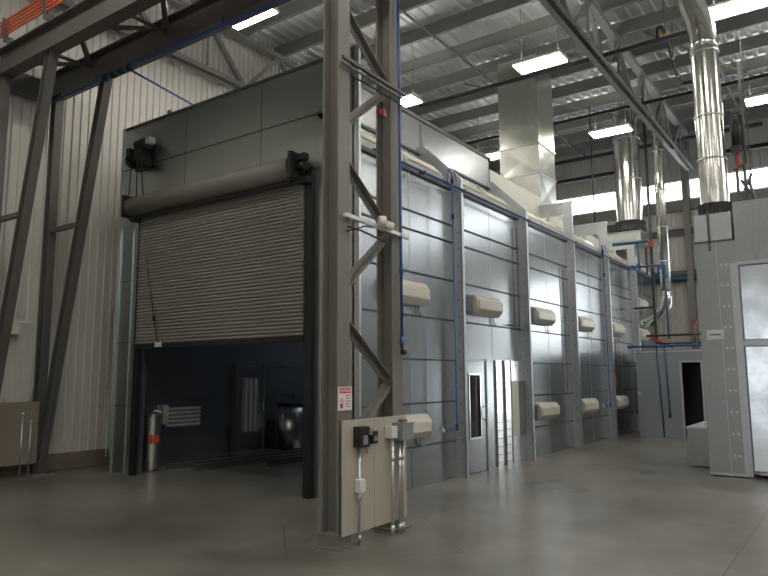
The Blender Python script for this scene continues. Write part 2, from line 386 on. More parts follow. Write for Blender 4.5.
# trusses along X
def truss(y, zb, zt, x0, x1, half, phase, label, r):
    t = thing('roof_truss', label, 'truss', (0, y, zb), 'roof trusses')
    c = bm_(); angle(c, (x0, y - .06, zb), (x1, y - .06, zb), .13, .014, (0, 0, -1)); angle(c, (x0, y + .06, zb), (x1, y + .06, zb), .13, .014, (0, 1, 0)); obj('bottom_chord', c, M['truss'], t)
    c = bm_(); bar(c, (x0, y, zt), (x1, y, zt), .2, .12); obj('top_chord', c, M['truss'], t)
    x = phase; k = 0
    while x < x1 - half:
        a, bb = (zb, zt) if k % 2 == 0 else (zt, zb)
        if x >= x0:
            w = bm_(); angle(w, (x, y, a), (x + half, y, bb), r, .01, (0, 1, 0)); obj('web_member', w, M['truss'], t)
            if k % 2 == 0:
                w = bm_(); angle(w, (x + half, y, zb + .02), (x + half, y, zt), r * .7, .008, (0, 1, 0)); obj('web_member', w, M['truss'], t)
        x += half; k += 1
    return t
truss(4.50, 9.12, 10.31, X0 + .2, X1 - .3, 1.2, -8.2, 'steel lattice roof truss running over the booth towards the clerestory windows', .10)
truss(12.25, 9.0, 10.31, X0 + .2, X1 - .3, 1.22, 10.05 - 1.22 * 15, 'steel lattice truss close to the ribbed wall behind the roller door booth', .11)
truss(-3.3, 9.12, 10.31, X0 + .2, X1 - .3, 1.2, -8.2, 'steel lattice roof truss over the machine room', .10)

# high bay lights: X {3.4,8.9,14.4,19.9} Y {9.6,5.6,1.4,-2.8}
def high_bay():
    t = thing('high_bay_light', '', 'ceiling light', (0, 0, 9.0), 'high bay lights hung from the roof')
    h = bm_(); prism(h, [(-.3, .0), (.3, .0), (.32, .04), (.16, .12), (-.16, .12), (-.32, .04)], (0, -.58, 9.0), (1, 0, 0), (0, 0, 1), (0, 1.16, 0)); obj('housing', h, M['white'], t)
    l = bm_(); box(l, -.25, .25, -.56, .56, 8.975, 8.999); obj('lens', l, M['lamp'], t)
    l = bm_(); box(l, -.11, .11, -.5, .5, 9.121, 9.126); obj('added_uplight', l, M['uplight'], t)  # unseen glowing slab added on top to brighten the roof deck
    for s in (-.45, .45):
        w = bm_(); cyl(w, (0, s, 9.12), (0, s, ZD), .006, 6); obj('hanger_wire', w, M['steel_dark'], t)
    return t
hb = high_bay(); LB = {(8.9, 9.6): 'glowing high bay light hanging in front of the booth beside the runway beams', (14.4, 9.6): 'small glowing high bay light just above the booth roof edge behind the lattice column',
  (14.4, 5.6): 'glowing high bay light nearest above the booth side wall', (19.9, 5.6): 'glowing high bay light beside the tall roof duct of the booth',
  (14.4, 1.4): 'glowing high bay light above the machine room, beside its big duct', (19.9, 1.4): 'glowing high bay light past the big duct, low by the clerestory',
  (19.9, 9.6): 'high bay light over the back of the booth roof'}
used = False
for x in (-2.1, 3.4, 8.9, 14.4, 19.9):
    for y in (9.6, 5.6, 1.4, -2.8, -6.9):
        if (x, y) == (-2.1, 9.6) : continue
        lab = LB.get((x, y), 'high bay light out of view over the %s aisle, row %s' % ({9.6: 'left wall', 5.6: 'booth', 1.4: 'machine room', -2.8: 'open', -6.9: 'right wall'}[y], {-2.1: 'behind', 3.4: 'above the camera', 8.9: 'one ahead', 14.4: 'two ahead', 19.9: 'three ahead'}[x]))
        if not used: hb.location = (x, y, 9.0); hb['label'] = lab; used = True
        else: dup(hb, (x, y, 9.0), lab)

# ================================================================== THE PAINT BOOTH
BX, BE = 7.45, 24.6          # front face, far end
BY = 5.75                    # side wall plane
BL = 11.45                   # outer left side
RX = [10.35, 13.2, 16.1, 18.9, 21.75]
booth = thing('paint_booth', 'long galvanised sheet metal paint booth with a roller door in its front', 'paint booth', (BX, BY, 0))
f = bm_()
DY0, DY1, DZ = 6.62, 10.70, 4.75
zs = [5.69, 6.52]
box(f, BX, BX + .1, BY + .02, DY0, 0, 6.52); box(f, BX, BX + .1, DY1, BL, 0, 6.52); box(f, BX, BX + .1, DY0, DY1, DZ, 6.52)
fw_ = obj('front_wall', f, M['booth_front'], booth)
s = bm_()
box(s, BX - .006, BX, BY + .02, BL, 5.68, 5.70); box(s, BX - .02, BX + .12, BY, BL, 6.50, 6.55)
for yy in (7.67, 9.57): box(s, BX - .003, BX, yy - .006, yy + .006, DZ + .3, 6.5)
for z in (1.2, 2.35, 3.5): box(s, BX - .005, BX, BY + .04, DY0 - .3, z, z + .012); box(s, BX - .005, BX, DY1 + .25, BL, z, z + .012)
obj('seam', s, M['seam'], fw_)
s = bm_(); box(s, BX - .03, BX + .02, BY - .1, BY + .02, 0, 6.55); box(s, BX - .03, BX - .005, BY - .01, BY + .06, 0, 6.55); obj('corner_trim', s, M['booth_rib'], booth)
s = bm_(); box(s, BX - .03, BX - .0, BL - .05, BL + .02, 0, 6.55); obj('corner_trim', s, M['booth_front'], booth)
s = bm_(); box(s, BX - .02, BX, 11.0, 11.03, 0, 5.0); obj('joint_strip', s, M['booth_front'], booth)
# left wall, inner skin, back wall, roof
w = bm_(); box(w, BX + .1, BE, BL - .06, BL, 0, 6.5); obj('left_wall', w, M['booth_front'], booth)
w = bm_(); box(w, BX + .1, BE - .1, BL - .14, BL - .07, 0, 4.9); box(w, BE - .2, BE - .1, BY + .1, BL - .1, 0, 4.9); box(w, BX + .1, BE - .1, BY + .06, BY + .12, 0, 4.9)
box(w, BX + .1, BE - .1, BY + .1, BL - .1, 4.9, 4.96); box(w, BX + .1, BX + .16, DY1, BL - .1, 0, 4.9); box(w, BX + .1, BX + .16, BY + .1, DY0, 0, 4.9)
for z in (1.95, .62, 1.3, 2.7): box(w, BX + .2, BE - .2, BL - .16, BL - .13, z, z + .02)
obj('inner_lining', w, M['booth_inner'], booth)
w = bm_(); box(w, BE - .08, BE, BY, BL, 0, 6.0); obj('end_wall', w, M['booth_side'], booth)
w = bm_(); box(w, BX + .1, 13.2, 6.4, BL, 6.46, 6.5); box(w, 13.2, BE, 6.6, BL, 5.95, 6.0); obj('roof_panel', w, M['booth_side'], booth)
w = bm_(); box(w, BX + .1, 13.2, 6.4, 6.44, 5.7, 6.5); box(w, 13.16, 13.2, 6.4, BL, 5.7, 6.5)
ub = obj('upper_side_wall', w, M['booth_side'], booth)
w = bm_(); box(w, BX + .1, 13.25, 6.38, 6.41, 6.47, 6.54); box(w, 10.3, 10.33, 6.392, 6.4, 5.8, 6.5); box(w, BX + .1, 13.2, 6.36, 6.40, 5.78, 5.82); obj('edge_trim', w, M['steel_dark'], ub)
w = bm_(); box(w, 13.2, 16.4, 6.42, 6.6, 5.7, 6.28); box(w, 16.4, BE, 6.5, 6.6, 5.7, 6.0); obj('roof_plenum', w, M['plenum'], booth)
# side wall: one sheet per bay, so each is a part
edges = [BX] + RX + [BE]
for i, (a, c) in enumerate(zip(edges, edges[1:])):
    z0 = 2.0 if i == 1 else 0
    w = bm_(); prism(w, [(BY, z0), (BY, 5.05), (6.42, 5.72), (6.46, 5.72), (6.46, 5.66), (BY + .05, 5.0), (BY + .05, z0)], (a, 0, 0), (0, 1, 0), (0, 0, 1), (c - a, 0, 0))
    sw = obj('side_panel', w, M['booth_side'], booth)
    s = bm_()
    for z in (4.36, 4.05, 3.36, 2.66, 1.97, 1.28, .62):
        if z > z0: box(s, a, c, BY - .022, BY, z - .012, z + .012)
    box(s, a, c, BY - .05, BY, 5.0, 5.05)
    obj('seam_flange', s, M['seam'], sw)
    s = bm_(); xm = (a + c) / 2 - .02; box(s, xm, xm + .01, BY - .004, BY, z0, 5); obj('sheet_joint', s, M['booth_rib'], sw)
for i, x in enumerate(RX):
    w = bm_()
    if i < 2:
        prism(w, [(5.56, 0), (5.56, 5.21), (6.31, 5.95), (6.5, 5.95), (6.5, 5.72), (5.76, 5.0), (5.76, 0)], (x - .08, 0, 0), (0, 1, 0), (0, 0, 1), (.07, 0, 0))
    else:
        prism(w, [(5.56, 0), (5.56, 5.98), (5.78, 5.98), (5.78, 0)], (x - .08, 0, 0), (0, 1, 0), (0, 0, 1), (.07, 0, 0))
        box(w, x - .05, x + .02, 5.78, 6.62, 5.86, 5.98); box(w, x - .09, x + .02, 5.54, 6.64, 5.97, 6.02); box(w, x - .03, x, 5.78, 6.62, 5.7, 5.86); box(w, x - .05, x, 6.15, 6.24, 5.3, 5.86)
    box(w, x - .08, x + .0, 5.545, 5.57, 0, 5.2)
    r_ = obj('rib', w, M['booth_rib'], booth)
    s = bm_()
    for k in range(16): box(s, x - .086, x - .08, 5.62, 5.635, .3 + k * .3, .34 + k * .3)
    obj('fastener_row', s, M['steel_dark'], r_)
# personnel door bay
pd = thing('personnel_door', 'narrow galvanised service door with tall glass pane in the booth side wall', 'door', (11.0, BY, 0))
w = bm_(); x0, x1, zb, zt = 10.74, 11.14, .62, 1.72
box(w, 10.42, x0, BY - .03, BY + .02, .01, 1.97); box(w, x1, 11.38, BY - .03, BY + .02, .01, 1.97); box(w, x0, x1, BY - .03, BY + .02, .01, zb); box(w, x0, x1, BY - .03, BY + .02, zt, 1.97)
obj('door_leaf', w, M['door_sheet'], pd)
w = bm_(); box(w, x0, x1, BY - .01, BY, zb, zt); g = obj('window_pane', w, M['glass'], pd)
w = bm_(); box(w, x0 - .03, x0, BY - .045, BY - .03, zb - .03, zt + .03); box(w, x1, x1 + .03, BY - .045, BY - .03, zb - .03, zt + .03); box(w, x0, x1, BY - .045, BY - .03, zb - .03, zb); box(w, x0, x1, BY - .045, BY - .03, zt, zt + .03)
obj('window_frame', w, M['bright'], pd)
w = bm_(); tube(w, bend([(11.26, BY - .03, .92), (11.26, BY - .09, .92), (11.26, BY - .09, 1.15), (11.26, BY - .03, 1.15)], .03), .012, 8); obj('handle', w, M['chrome'], pd)
w = bm_(); box(w, 11.38, 11.42, BY - .05, BY, 0, 2.0); box(w, 10.4, 11.42, BY - .05, BY, 1.97, 2.02); obj('door_frame', w, M['booth_rib'], pd)
ap = thing('access_panel', 'polished sheet panel with two daylight reflections built as bright strips beside the service door', 'panel', (12.3, BY, 0))
w = bm_(); box(w, 11.42, 13.13, BY - .02, BY + .02, 0, 2.0); obj('backing_sheet', w, M['door_sheet'], ap)
for a, c in ((11.80, 12.02), (12.2, 12.42)):  # mirrored daylight put into the shape and colour of two strips
    w = bm_(); box(w, a, c, BY - .05, BY - .02, .0, 2.0)
    st = obj('reflection_strip', w, M['bright'], ap); st['label'] = 'daylight reflection built as a bright strip'
    s = bm_()
    for k in range(13): box(s, a, c, BY - .053, BY - .05, .07 + k * .15, .08 + k * .15)
    box(s, a, a + .008, BY - .053, BY - .05, .07, 1.88)
    obj('rung_line', s, M['grey_box'], st)
for z0, z1 in ((1.6, 2.0), (0, .52)):
    w = bm_(); box(w, 12.5, 13.1, BY - .05, BY - .02, z0, z1); obj('reflection_plate', w, M['bright'], ap)  # mirrored daylight built as brighter polished plates
w = bm_(); box(w, 12.5, 12.82, BY - .05, BY - .02, .52, 1.6); obj('cream_reflection', w, M['cream_lens'], ap)  # reflection of a door put into a cream coloured plate
w = bm_(); box(w, 12.86, 13.1, BY - .05, BY - .02, .52, 1.6); obj('dark_plate', w, M['unit'], ap)

# booth light fixtures in the side wall (cream housings with a glazed front)
def fixture(name, L, H, D):
    t = thing(name, '', 'booth light', (0, 0, 0))
    w = bm_(); prism(w, [(0, 0), (-D * .55, 0), (-D, H * .26), (-D, H * .72), (-D * .6, H), (0, H)], (-L / 2, 0, 0), (0, 1, 0), (0, 0, 1), (L, 0, 0)); obj('housing', w, M['cream'], t, .012)
    w = bm_(); prism(w, [(-D - .004, H * .3), (-D - .012, H * .3), (-D - .012, H * .70), (-D - .004, H * .70)], (-L / 2 + .06, 0, 0), (0, 1, 0), (0, 0, 1), (L - .12, 0, 0)); obj('front_cover', w, M['cream_lens'], t)
    w = bm_(); box(w, -L / 2 - .05, -L / 2, -D * .6, 0, .03, H - .05); obj('end_cap', w, M['unit'], t)
    w = bm_(); tube(w, bend([(L / 2 - .1, -.03, .02), (L / 2 - .1, -.03, -.1), (L / 2 + .02, -.03, -.14)], .03), .012, 6); obj('wire_whip', w, M['grey_box'], t)
    return t
fx = fixture('booth_light_box', 1.06, .36, .2); placed = []
rows = [('middle', 2.82, [8.65, 11.35, 14.12, 16.88, 19.65, 22.5]), ('low', .76, [8.65, 14.15, 16.9, 19.65])]
fx['group'] = 'light boxes on the booth side wall'
for rn, z, xl in rows:
    for k, x in enumerate(xl):
        lab = 'cream %s row light box on the booth side wall, %s from the roller door' % (rn, ORD[k])
        if not placed: fx.location = (x, BY, z); fx['label'] = lab; placed.append(1)
        else: dup(fx, (x, BY, z), lab)
dup(fx, (22.5, BY, 3.8), 'cream light box above its neighbour in the last bay of the booth side wall')
# hip fixtures: two per bay on the slope
def hip():
    t = thing('hip_light_box', '', 'booth light', (0, 0, 0), 'light boxes on the sloping shoulder of the booth')
    n = (-.707, .707)
    w = bm_(); prism(w, [(.02, -.02), (-.04, .03), (-.05, .13), (.13, .32), (.24, .33), (.30, .28)], (-.6, 0, 0), (0, 1, 0), (0, 0, 1), (1.2, 0, 0)); obj('housing', w, M['cream'], t, .02)
    w = bm_(); prism(w, [(-.052, .14), (-.06, .15), (.115, .33), (.125, .32)], (-.54, 0, 0), (0, 1, 0), (0, 0, 1), (1.08, 0, 0)); obj('front_cover', w, M['cream_lens'], t)
    return t
hp = hip(); k = 0
for i, (a, c) in enumerate(zip(edges[:-1], edges[1:])):
    m = (a + c) / 2
    for s_ in (-.74, .52):
        lab = 'cream light box on the booth shoulder, %s counted from the roller door corner' % ORD[k]
        if k == 0: hp.location = (m + s_, BY + .06, 5.08); hp['label'] = lab
        else: dup(hp, (m + s_, BY + .06, 5.08), lab)
        k += 1

# ------------------------------------------------------------------ roller door
rd = thing('roller_door', 'brown-grey slatted roller door half raised in the booth front', 'roller door', (7.25, 8.6, 0))
w = bm_(); z = 2.3; poly = [(.03, 2.3)]; n = int((4.72 - 2.3) / .058)
for k in range(n):
    z = 2.3 + k * .058; poly += [(-.004, z + .004), (-.014, z + .02), (-.014, z + .036), (0, z + .052), (.008, z + .056)]
poly += [(.03, z + .058)]
prism(w, poly, (7.36, DY0 + .02, 0), (1, 0, 0), (0, 0, 1), (0, DY1 - DY0 - .04, 0)); cu = obj('slat_curtain', w, M['curtain'], rd)
w = bm_(); box(w, 7.33, 7.41, DY0, DY1, 2.22, 2.31); obj('bottom_bar', w, M['black'], rd)
w = bm_(); cyl(w, (7.26, 6.78, 4.84), (7.26, 10.82, 4.84), .18, 28)
prism(w, [(-.15, .08), (.18, -.1), (.18, .18), (-.05, .18)], (7.26, 6.78, 4.84), (1, 0, 0), (0, 0, 1), (0, 4.04, 0)); obj('hood', w, M['hood'], rd)
w = bm_(); cyl(w, (7.24, 6.80, 4.62), (7.24, 10.84, 4.62), .03, 10); box(w, 7.36, 7.44, DY0, DY1, 4.58, 4.76); obj('lintel_brush', w, M['black'], rd)
for y0, y1 in ((6.49, 6.62), (DY1 - .08, DY1 + .04)):
    w = bm_(); box(w, 7.36, 7.45, y0, y1, 0, 4.8); obj('guide_rail', w, M['black'], rd)
for y, sgn in ((6.62, 1), (10.78, -1)):
    y -= .02; w = bm_(); box(w, 7.08, 7.46, y + .07, y + .13, 4.64, 5.05); cyl(w, (7.26, y - .08, 4.84), (7.26, y + .1, 4.84), .07, 14); box(w, 7.26, 7.45, y - .1, y + .1, 4.58, 4.68); box(w, 7.2, 7.3, y - .1, y + .1, 4.92, 5.02)
    obj('end_bracket', w, M['black'], rd)
w = bm_(); tube(w, [(7.32, 10.42, 3.9), (7.33, 10.25, 3.2), (7.32, 10.13, 2.75), (7.32, 9.98, 2.28)], .007, 6); cyl(w, (7.32, 10.13, 2.78), (7.32, 10.115, 2.70), .025, 8); obj('sensor_cable', w, M['black'], rd)
w = bm_(); box(w, 7.28, 7.34, 9.9, 10.02, 2.24, 2.32); obj('sensor_head', w, M['white'], rd)
mo = thing('door_operator', 'black electric motor of the roller door with hanging chains by the wall', 'motor', (7.3, 10.9, 5.4))
w = bm_(); cyl(w, (7.26, 10.42, 6.0), (7.26, 10.7, 6.0), .12, 18); box(w, 7.18, 7.44, 10.5, 10.75, 5.68, 5.92); cyl(w, (7.24, 10.86, 5.74), (7.24, 10.80, 5.74), .15, 20); box(w, 7.2, 7.44, 10.9, 11.0, 5.75, 6.0)
cyl(w, (7.28, 10.42, 5.66), (7.28, 10.66, 5.66), .1, 14); box(w, 7.4, 7.45, 10.4, 11.0, 5.6, 6.05)
obj('motor_body', w, M['black'], mo, .006)
w = bm_(); box(w, 7.2, 7.34, 10.3, 10.42, 5.98, 6.1); obj('limit_box', w, M['white'], mo, .01)
w = bm_(); cyl(w, (7.2, 11.02, 5.62), (7.2, 11.07, 5.62), .045, 12); box(w, 7.2, 7.3, 10.9, 11.1, 5.84, 5.86); obj('brake_lever', w, M['white'], mo)
for a, bb, z1 in ((10.72, 10.8, 4.95), (10.55, 10.56, 4.98), (10.42, 10.36, 5.0)):
    w = bm_(); tube(w, [(7.14, a, 5.7), (7.15, (a + bb) / 2, 5.3), (7.16, bb, z1)], .011, 6); obj('drive_chain', w, M['black'], mo)
w = bm_(); tube(w, bend([(7.2, 11.1, 5.7), (7.2, 11.1, .35), (7.2, 11.2, .3), (7.2, 11.2, 1.5)], .05), .008, 6)
obj('hand_chain', w, M['chrome'], mo)
# ------------------------------------------------------------------ inside the booth
t = thing('foil_wrapped_cylinder', 'dented silver foil wrapped cylinder with an orange mark just inside the roller door', 'cylinder', (7.98, 10.96, 0))
w = bm_()
rr = [.155, .154, .156, .153, .156, .154, .156, .154, .155]
for k in range(8): cyl(w, (7.98, 10.96, .02 + k * .125), (7.98, 10.96, .02 + (k + 1) * .125), rr[k] - .0, 20, rr[k + 1], False)
bmesh.ops.remove_doubles(w, verts=w.verts[:], dist=.0005); cyl(w, (7.98, 10.96, 1.0), (7.98, 10.96, 1.03), .158, 20)
obj('body', w, M['wrap'], t)
w = bm_(); tube(w, bend([(7.98, 10.96, 1.0), (8.0, 10.92, 1.1), (8.08, 10.86, 1.08), (8.14, 10.82, .98)], .03), .018, 8); obj('hose_neck', w, M['chrome'], t)
w = bm_()
for k in range(9):
    a = math.radians(210 + k * 9); a2 = a + math.radians(9)
    p = lambda q, z: (7.98 + .161 * math.cos(q), 10.96 + .161 * math.sin(q), z)
    h = .06 + .015 * (k % 3)
    w.faces.new([w.verts.new(p(a, .58 - h)), w.verts.new(p(a2, .58 - h)), w.verts.new(p(a2, .58 + h)), w.verts.new(p(a, .58 + h))])
obj('orange_mark', w, M['orange'], t)
t = thing('steel_drum', 'tall shiny open steel drum standing inside the booth behind the door jamb', 'drum', (11.6, 10.78, 0))
w = bm_(); cyl(w, (11.6, 10.78, .12), (11.6, 10.78, 1.1), .34, 32); obj('body', w, M['steel_drum'], t)
w = bm_(); cyl(w, (11.6, 10.78, 1.08), (11.6, 10.78, 1.13), .36, 32); obj('rim', w, M['black'], t)
w = bm_(); box(w, 11.3, 11.9, 10.5, 11.08, 0, .12); obj('base', w, M['black'], t)
w = bm_(); tube(w, bend([(11.45, 10.6, 1.12), (11.45, 10.6, 1.34), (11.5, 10.8, 1.34)], .04), .014, 8); obj('pipe_stub', w, M['black'], t)
t = thing('booth_inner_light', 'grey louvred light panel on the inner wall of the dark booth', 'booth light', (8.9, 11.3, .72))
w = bm_(); box(w, 8.5, 9.34, 11.26, 11.31, .73, 1.12); obj('panel', w, M['booth_lens'], t)
w = bm_()
for k in range(5): box(w, 8.5, 9.34, 11.235, 11.26, .76 + k * .08, .79 + k * .08)
obj('louvre', w, M['white'], t)
w = bm_(); box(w, 8.32, 8.44, 11.1, 11.31, .82, 1.18); obj('end_cover', w, M['cream'], t)
t = thing('inner_door', 'shiny door with tall ribbed window in the far inner wall of the booth', 'door', (10.8, 11.3, 0))
w = bm_(); box(w, 10.3, 11.15, 11.24, 11.31, 0, 1.95); obj('door_leaf', w, M['steel_drum'], t)
w = bm_(); box(w, 10.5, 10.98, 11.22, 11.24, .5, 1.7); pn = obj('window_pane', w, M['vest'], t)
w = bm_()
for k in range(3): box(w, 10.56 + k * .14, 10.62 + k * .14, 11.21, 11.22, .52, 1.68)
obj('pane_rib', w, M['cream'], pn)
w = bm_(); box(w, 10.26, 10.3, 11.2, 11.31, 0, 2.0); box(w, 11.15, 11.2, 11.2, 11.31, 0, 2.0); obj('door_frame', w, M['booth_inner'], t)
w = bm_(); tube(w, bend([(11.08, 11.23, .95), (11.08, 11.17, .95), (11.08, 11.17, 1.12), (11.08, 11.23, 1.12)], .03), .013, 8); obj('handle', w, M['chrome'], t)
t = thing('added_booth_lamp', 'unseen dim lamp added under the booth ceiling to light the steel drum', 'ceiling light', (13.2, 9.2, 4.8))  # lamp added out of view to brighten the dark interior
w = bm_(); box(w, 12.6, 13.8, 9.05, 9.35, 4.82, 4.9); obj('housing', w, M['white'], t)
w = bm_(); box(w, 12.65, 13.75, 9.08, 9.32, 4.80, 4.82); obj('lens', w, emit('added_dim_lens', (.85, .93, 1), 28.0), t)
# dark steel stock lying on the booth floor
for i, (a, bb, y0, y1, z, l) in enumerate([(8.6, 12.6, 10.55, 10.1, .06, 'longest dark steel rail lying on the booth floor, nearest the inner wall'), (8.4, 11.6, 10.2, 9.7, .06, 'dark steel rail lying on the booth floor between two others'),
        (8.2, 9.2, 10.75, 10.45, .05, 'short dark steel rail on the booth floor by the foil wrapped cylinder'), (9.6, 12.9, 9.55, 9.2, .06, 'dark steel rail lying on the booth floor, farthest from the inner wall')]):
    tag(obj('steel_rail', ibeam(bm_(), (a, y0, z), (bb, y1, z), .12, .12, (0, 0, 1), .014, .014), M['steel_dark']), l, 'steel rail', 'steel rails on the booth floor')
t = thing('timber_pallet', 'dark wooden pallet on the booth floor under the steel rails', 'pallet', (10.6, 10.95, 0))
for k in range(3):
    w = bm_(); box(w, 10.0, 11.2, 10.72 + k * .2, 10.8 + k * .2, 0, .09); obj('runner', w, M['steel_dark'], t)
for k in range(6):
    w = bm_(); box(w, 10.0 + k * .21, 10.14 + k * .21, 10.7, 11.22, .09, .11); obj('slat', w, M['steel_dark'], t)
# fire extinguisher
t = thing('fire_extinguisher', 'red fire extinguisher hung low on the booth side wall near the slate enclosure', 'fire extinguisher', (19.15, 5.62, 1.25))
w = bm_(); cyl(w, (19.15, 5.65, 1.25), (19.15, 5.65, 1.68), .075, 16); cyl(w, (19.15, 5.65, 1.68), (19.15, 5.65, 1.75), .075, 16, .03); obj('cylinder', w, M['red'], t)
w = bm_(); box(w, 19.1, 19.2, 5.6, 5.68, 1.75, 1.8); obj('valve', w, M['black'], t)
w = bm_(); tube(w, bend([(19.1, 5.62, 1.78), (19.02, 5.6, 1.7), (19.03, 5.6, 1.4)], .05), .012, 6); obj('hose', w, M['black'], t)
w = bm_(); box(w, 19.12, 19.18, 5.7, BY, 1.4, 1.7); obj('bracket', w, M['black'], t)

# ------------------------------------------------------------------ blue air lines on the booth
t = thing('air_line', 'blue compressed air pipe running along the top of the booth side wall', 'pipe', (15, 5.5, 5.15))
w = bm_(); cyl(w, (7.6, 5.52, 4.975), (24.0, 5.52, 4.975), .02, 10); obj('pipe', w, M['blue'], t)
for x in [9.0] + RX:
    w = bm_(); box(w, x - .02, x + .03, 5.49, 5.62, 4.95, 5.0); obj('clamp', w, M['steel_dark'], t)
def drop(x, label, zb, dx):
    t = thing('air_drop', label, 'air hose', (x, 5.5, zb), 'blue air drops on the booth side wall')
    w = bm_(); tube(w, bend([(x, 5.5, 5.0), (x, 5.5, zb), (x + dx, 5.5, zb - .02)], .05), .015, 8); obj('down_pipe', w, M['blue'], t)
    w = bm_(); pts = [(x - .12 + .13 * math.cos(a), 5.42 + .01 * a, 5.02 + .19 * math.sin(a)) for a in [i * PI / 8 for i in range(0, 22)]]; tube(w, pts, .010, 6); obj('hose_coil', w, M['blue'], t)
    for za, zc_ in ((5.0, 5.1), (4.36, 4.46), (zb - .04, zb + .06)):
        w = bm_(); cyl(w, (x, 5.5, za), (x, 5.5, zc_), .024, 10); obj('coupling', w, M['black_gloss'], t)
    w = bm_(); cyl(w, (x + dx, 5.5, zb - .02), (x + dx - .08, 5.5, zb - .02), .026, 10); box(w, x + dx - .06, x + dx - .03, 5.49, 5.55, zb - .01, zb + .05); obj('outlet_valve', w, M['chrome'], t)
drop(9.87, 'blue air hose drop with a coil on the booth side wall nearest the lattice column', .86, -.42)
drop(18.2, 'blue air hose drop with a coil on the booth side wall near the slate enclosure', .92, -.5)
# wiring conduits between the fixtures
for pts, l in (([(12.95, 5.7, 4.8), (12.95, 5.7, 2.72), (12.4, 5.7, 2.72)], 'thin dark wiring conduit on the booth side wall above the service door bay'),
               ([(15.62, 5.7, 4.3), (15.62, 5.7, 1.30), (13.6, 5.7, 1.30)], 'thin dark wiring conduit turning above the low light box beyond the service door'),
               ([(19.6, 5.7, 2.75), (19.6, 5.7, 2.1), (19.6, 5.66, 2.1), (21.4, 5.66, 2.1), (21.4, 5.66, 0.5)], 'thin dark wiring conduit with a bend near the slate enclosure')):
    tag(obj('wiring_conduit', tube(bm_(), bend(pts, .05), .013, 8), M['steel_dark']), l, 'conduit', 'thin conduits on the booth side wall')

# ------------------------------------------------------------------ crane runway
def runway(x, zb, label, name='runway_beam'):
    t = thing(name, label, 'runway beam', (x, 0, zb))
    w = bm_(); ibeam(w, (x, -8.6, zb + .25), (x, 12.45, zb + .25), .5, .24, (0, 0, 1), .022, .014); obj('beam', w, M['steel_mid'], t)
    w = bm_(); box(w, x - .03, x + .03, -8.6, 12.45, zb + .5, zb + .57); obj('crane_rail', w, M['steel_dark'], t)
    return t
r1 = runway(5.5, 7.12, 'heavy steel crane runway beam carrying the orange conductor bars')
r2 = runway(6.5, 7.06, 'heavy steel crane runway beam with the blue air pipe beneath it')
t = thing('runway_lacing', 'dark zigzag steel bracing lying between the two runway beams', 'bracing', (6, 5, 7.5))
y = 12.2; k = 0
while y > -8:
    w = bm_(); a, c = (5.55, 6.45) if k % 2 == 0 else (6.45, 5.55)
    angle(w, (a, y, 7.42), (c, y - 1.1, 7.42), .08, .01); obj('diagonal', w, M['steel_dark'], t)
    if k % 2 == 0:
        w = bm_(); angle(w, (5.55, y - 1.1, 7.36), (6.45, y - 1.1, 7.36), .07, .01); obj('cross_strut', w, M['steel_dark'], t)
    y -= 1.1; k += 1
t = thing('conductor_bars', 'bundle of orange crane conductor bars on the nearer runway beam', 'conductor bars', (5.2, 5, 7.9))
for k in range(5):
    w = bm_(); box(w, 5.36 - k * .012, 5.38 - k * .012, -8.0, 12.4, 7.80 + k * .055, 7.835 + k * .055); o_ = obj('conductor_bar', w, M['orange'], t)
y = 12.0
while y > -8:
    w = bm_(); box(w, 5.3, 5.40, y, y + .04, 7.76, 8.1); box(w, 5.34, 5.5, y, y + .04, 7.66, 7.78); obj('hanger_clip', w, M['steel_dark'], t); y -= 1.35
def aframe(x, zt, label):
    t = thing('crane_leg_frame', label, 'crane support', (x, 12.25, 0), 'raking crane legs by the ribbed wall')
    w = bm_(); ibeam(w, (x, 12.25, .02), (x, 12.25, zt), .17, .16, (0, 1, 0)); obj('post', w, M['steel_mid'], t)
    w = bm_(); ibeam(w, (x, 12.15, .02), (x, 10.62, zt), .16, .15, (0, 1, 0)); obj('raking_leg', w, M['steel_mid'], t)
    zz = 4.45; yy = 12.15 - 1.53 * zz / zt
    w = bm_(); bar(w, (x, 12.2, zz), (x, yy, zz), .08, .08); obj('tie_strut', w, M['steel_mid'], t)
    w = bm_(); box(w, x - .2, x + .2, 11.95, 12.45, 0, .025); obj('base_plate', w, M['steel'], t)
aframe(5.5, 7.12, 'grey crane leg frame at the frame edge, under the beam with orange bars')
aframe(6.5, 7.06, 'grey crane leg frame with raking leg under the beam with the blue pipe')
tag(obj('tie_beam', box(bm_(), 2.0, 6.38, 12.40, 12.5, 6.98, 7.4), M['steel_dark']), 'dark deep tie beam at the wall behind the runway beams', 'beam')
# blue pipe under beam 2 with a branch to the booth
t = thing('runway_air_pipe', 'blue air pipe under the runway beam with a branch over the roller door', 'pipe', (6.5, 8, 6.95))
w = bm_(); cyl(w, (6.36, 12.3, 6.93), (6.36, -3, 6.93), .028, 10); obj('main_pipe', w, M['blue'], t)
w = bm_(); tube(w, [(6.36, 9.78, 6.93), (7.4, 9.95, 6.9), (8.9, 10.2, 6.86), (11.5, 10.6, 6.8)], .02, 8); obj('branch_pipe', w, M['blue'], t)
for y_ in (9.95, 10.18, 10.4, 9.72):
    w = bm_(); cyl(w, (6.36, y_, 6.93), (6.36, y_ + .07, 6.93), .055, 12); obj('coupling', w, M['black_gloss'], t)
y_ = 11.8
while y_ > -2.5:
    w = bm_(); box(w, 6.34, 6.38, y_, y_ + .03, 6.93, 7.07); obj('hanger_clip', w, M['blue'], t); y_ -= 1.1
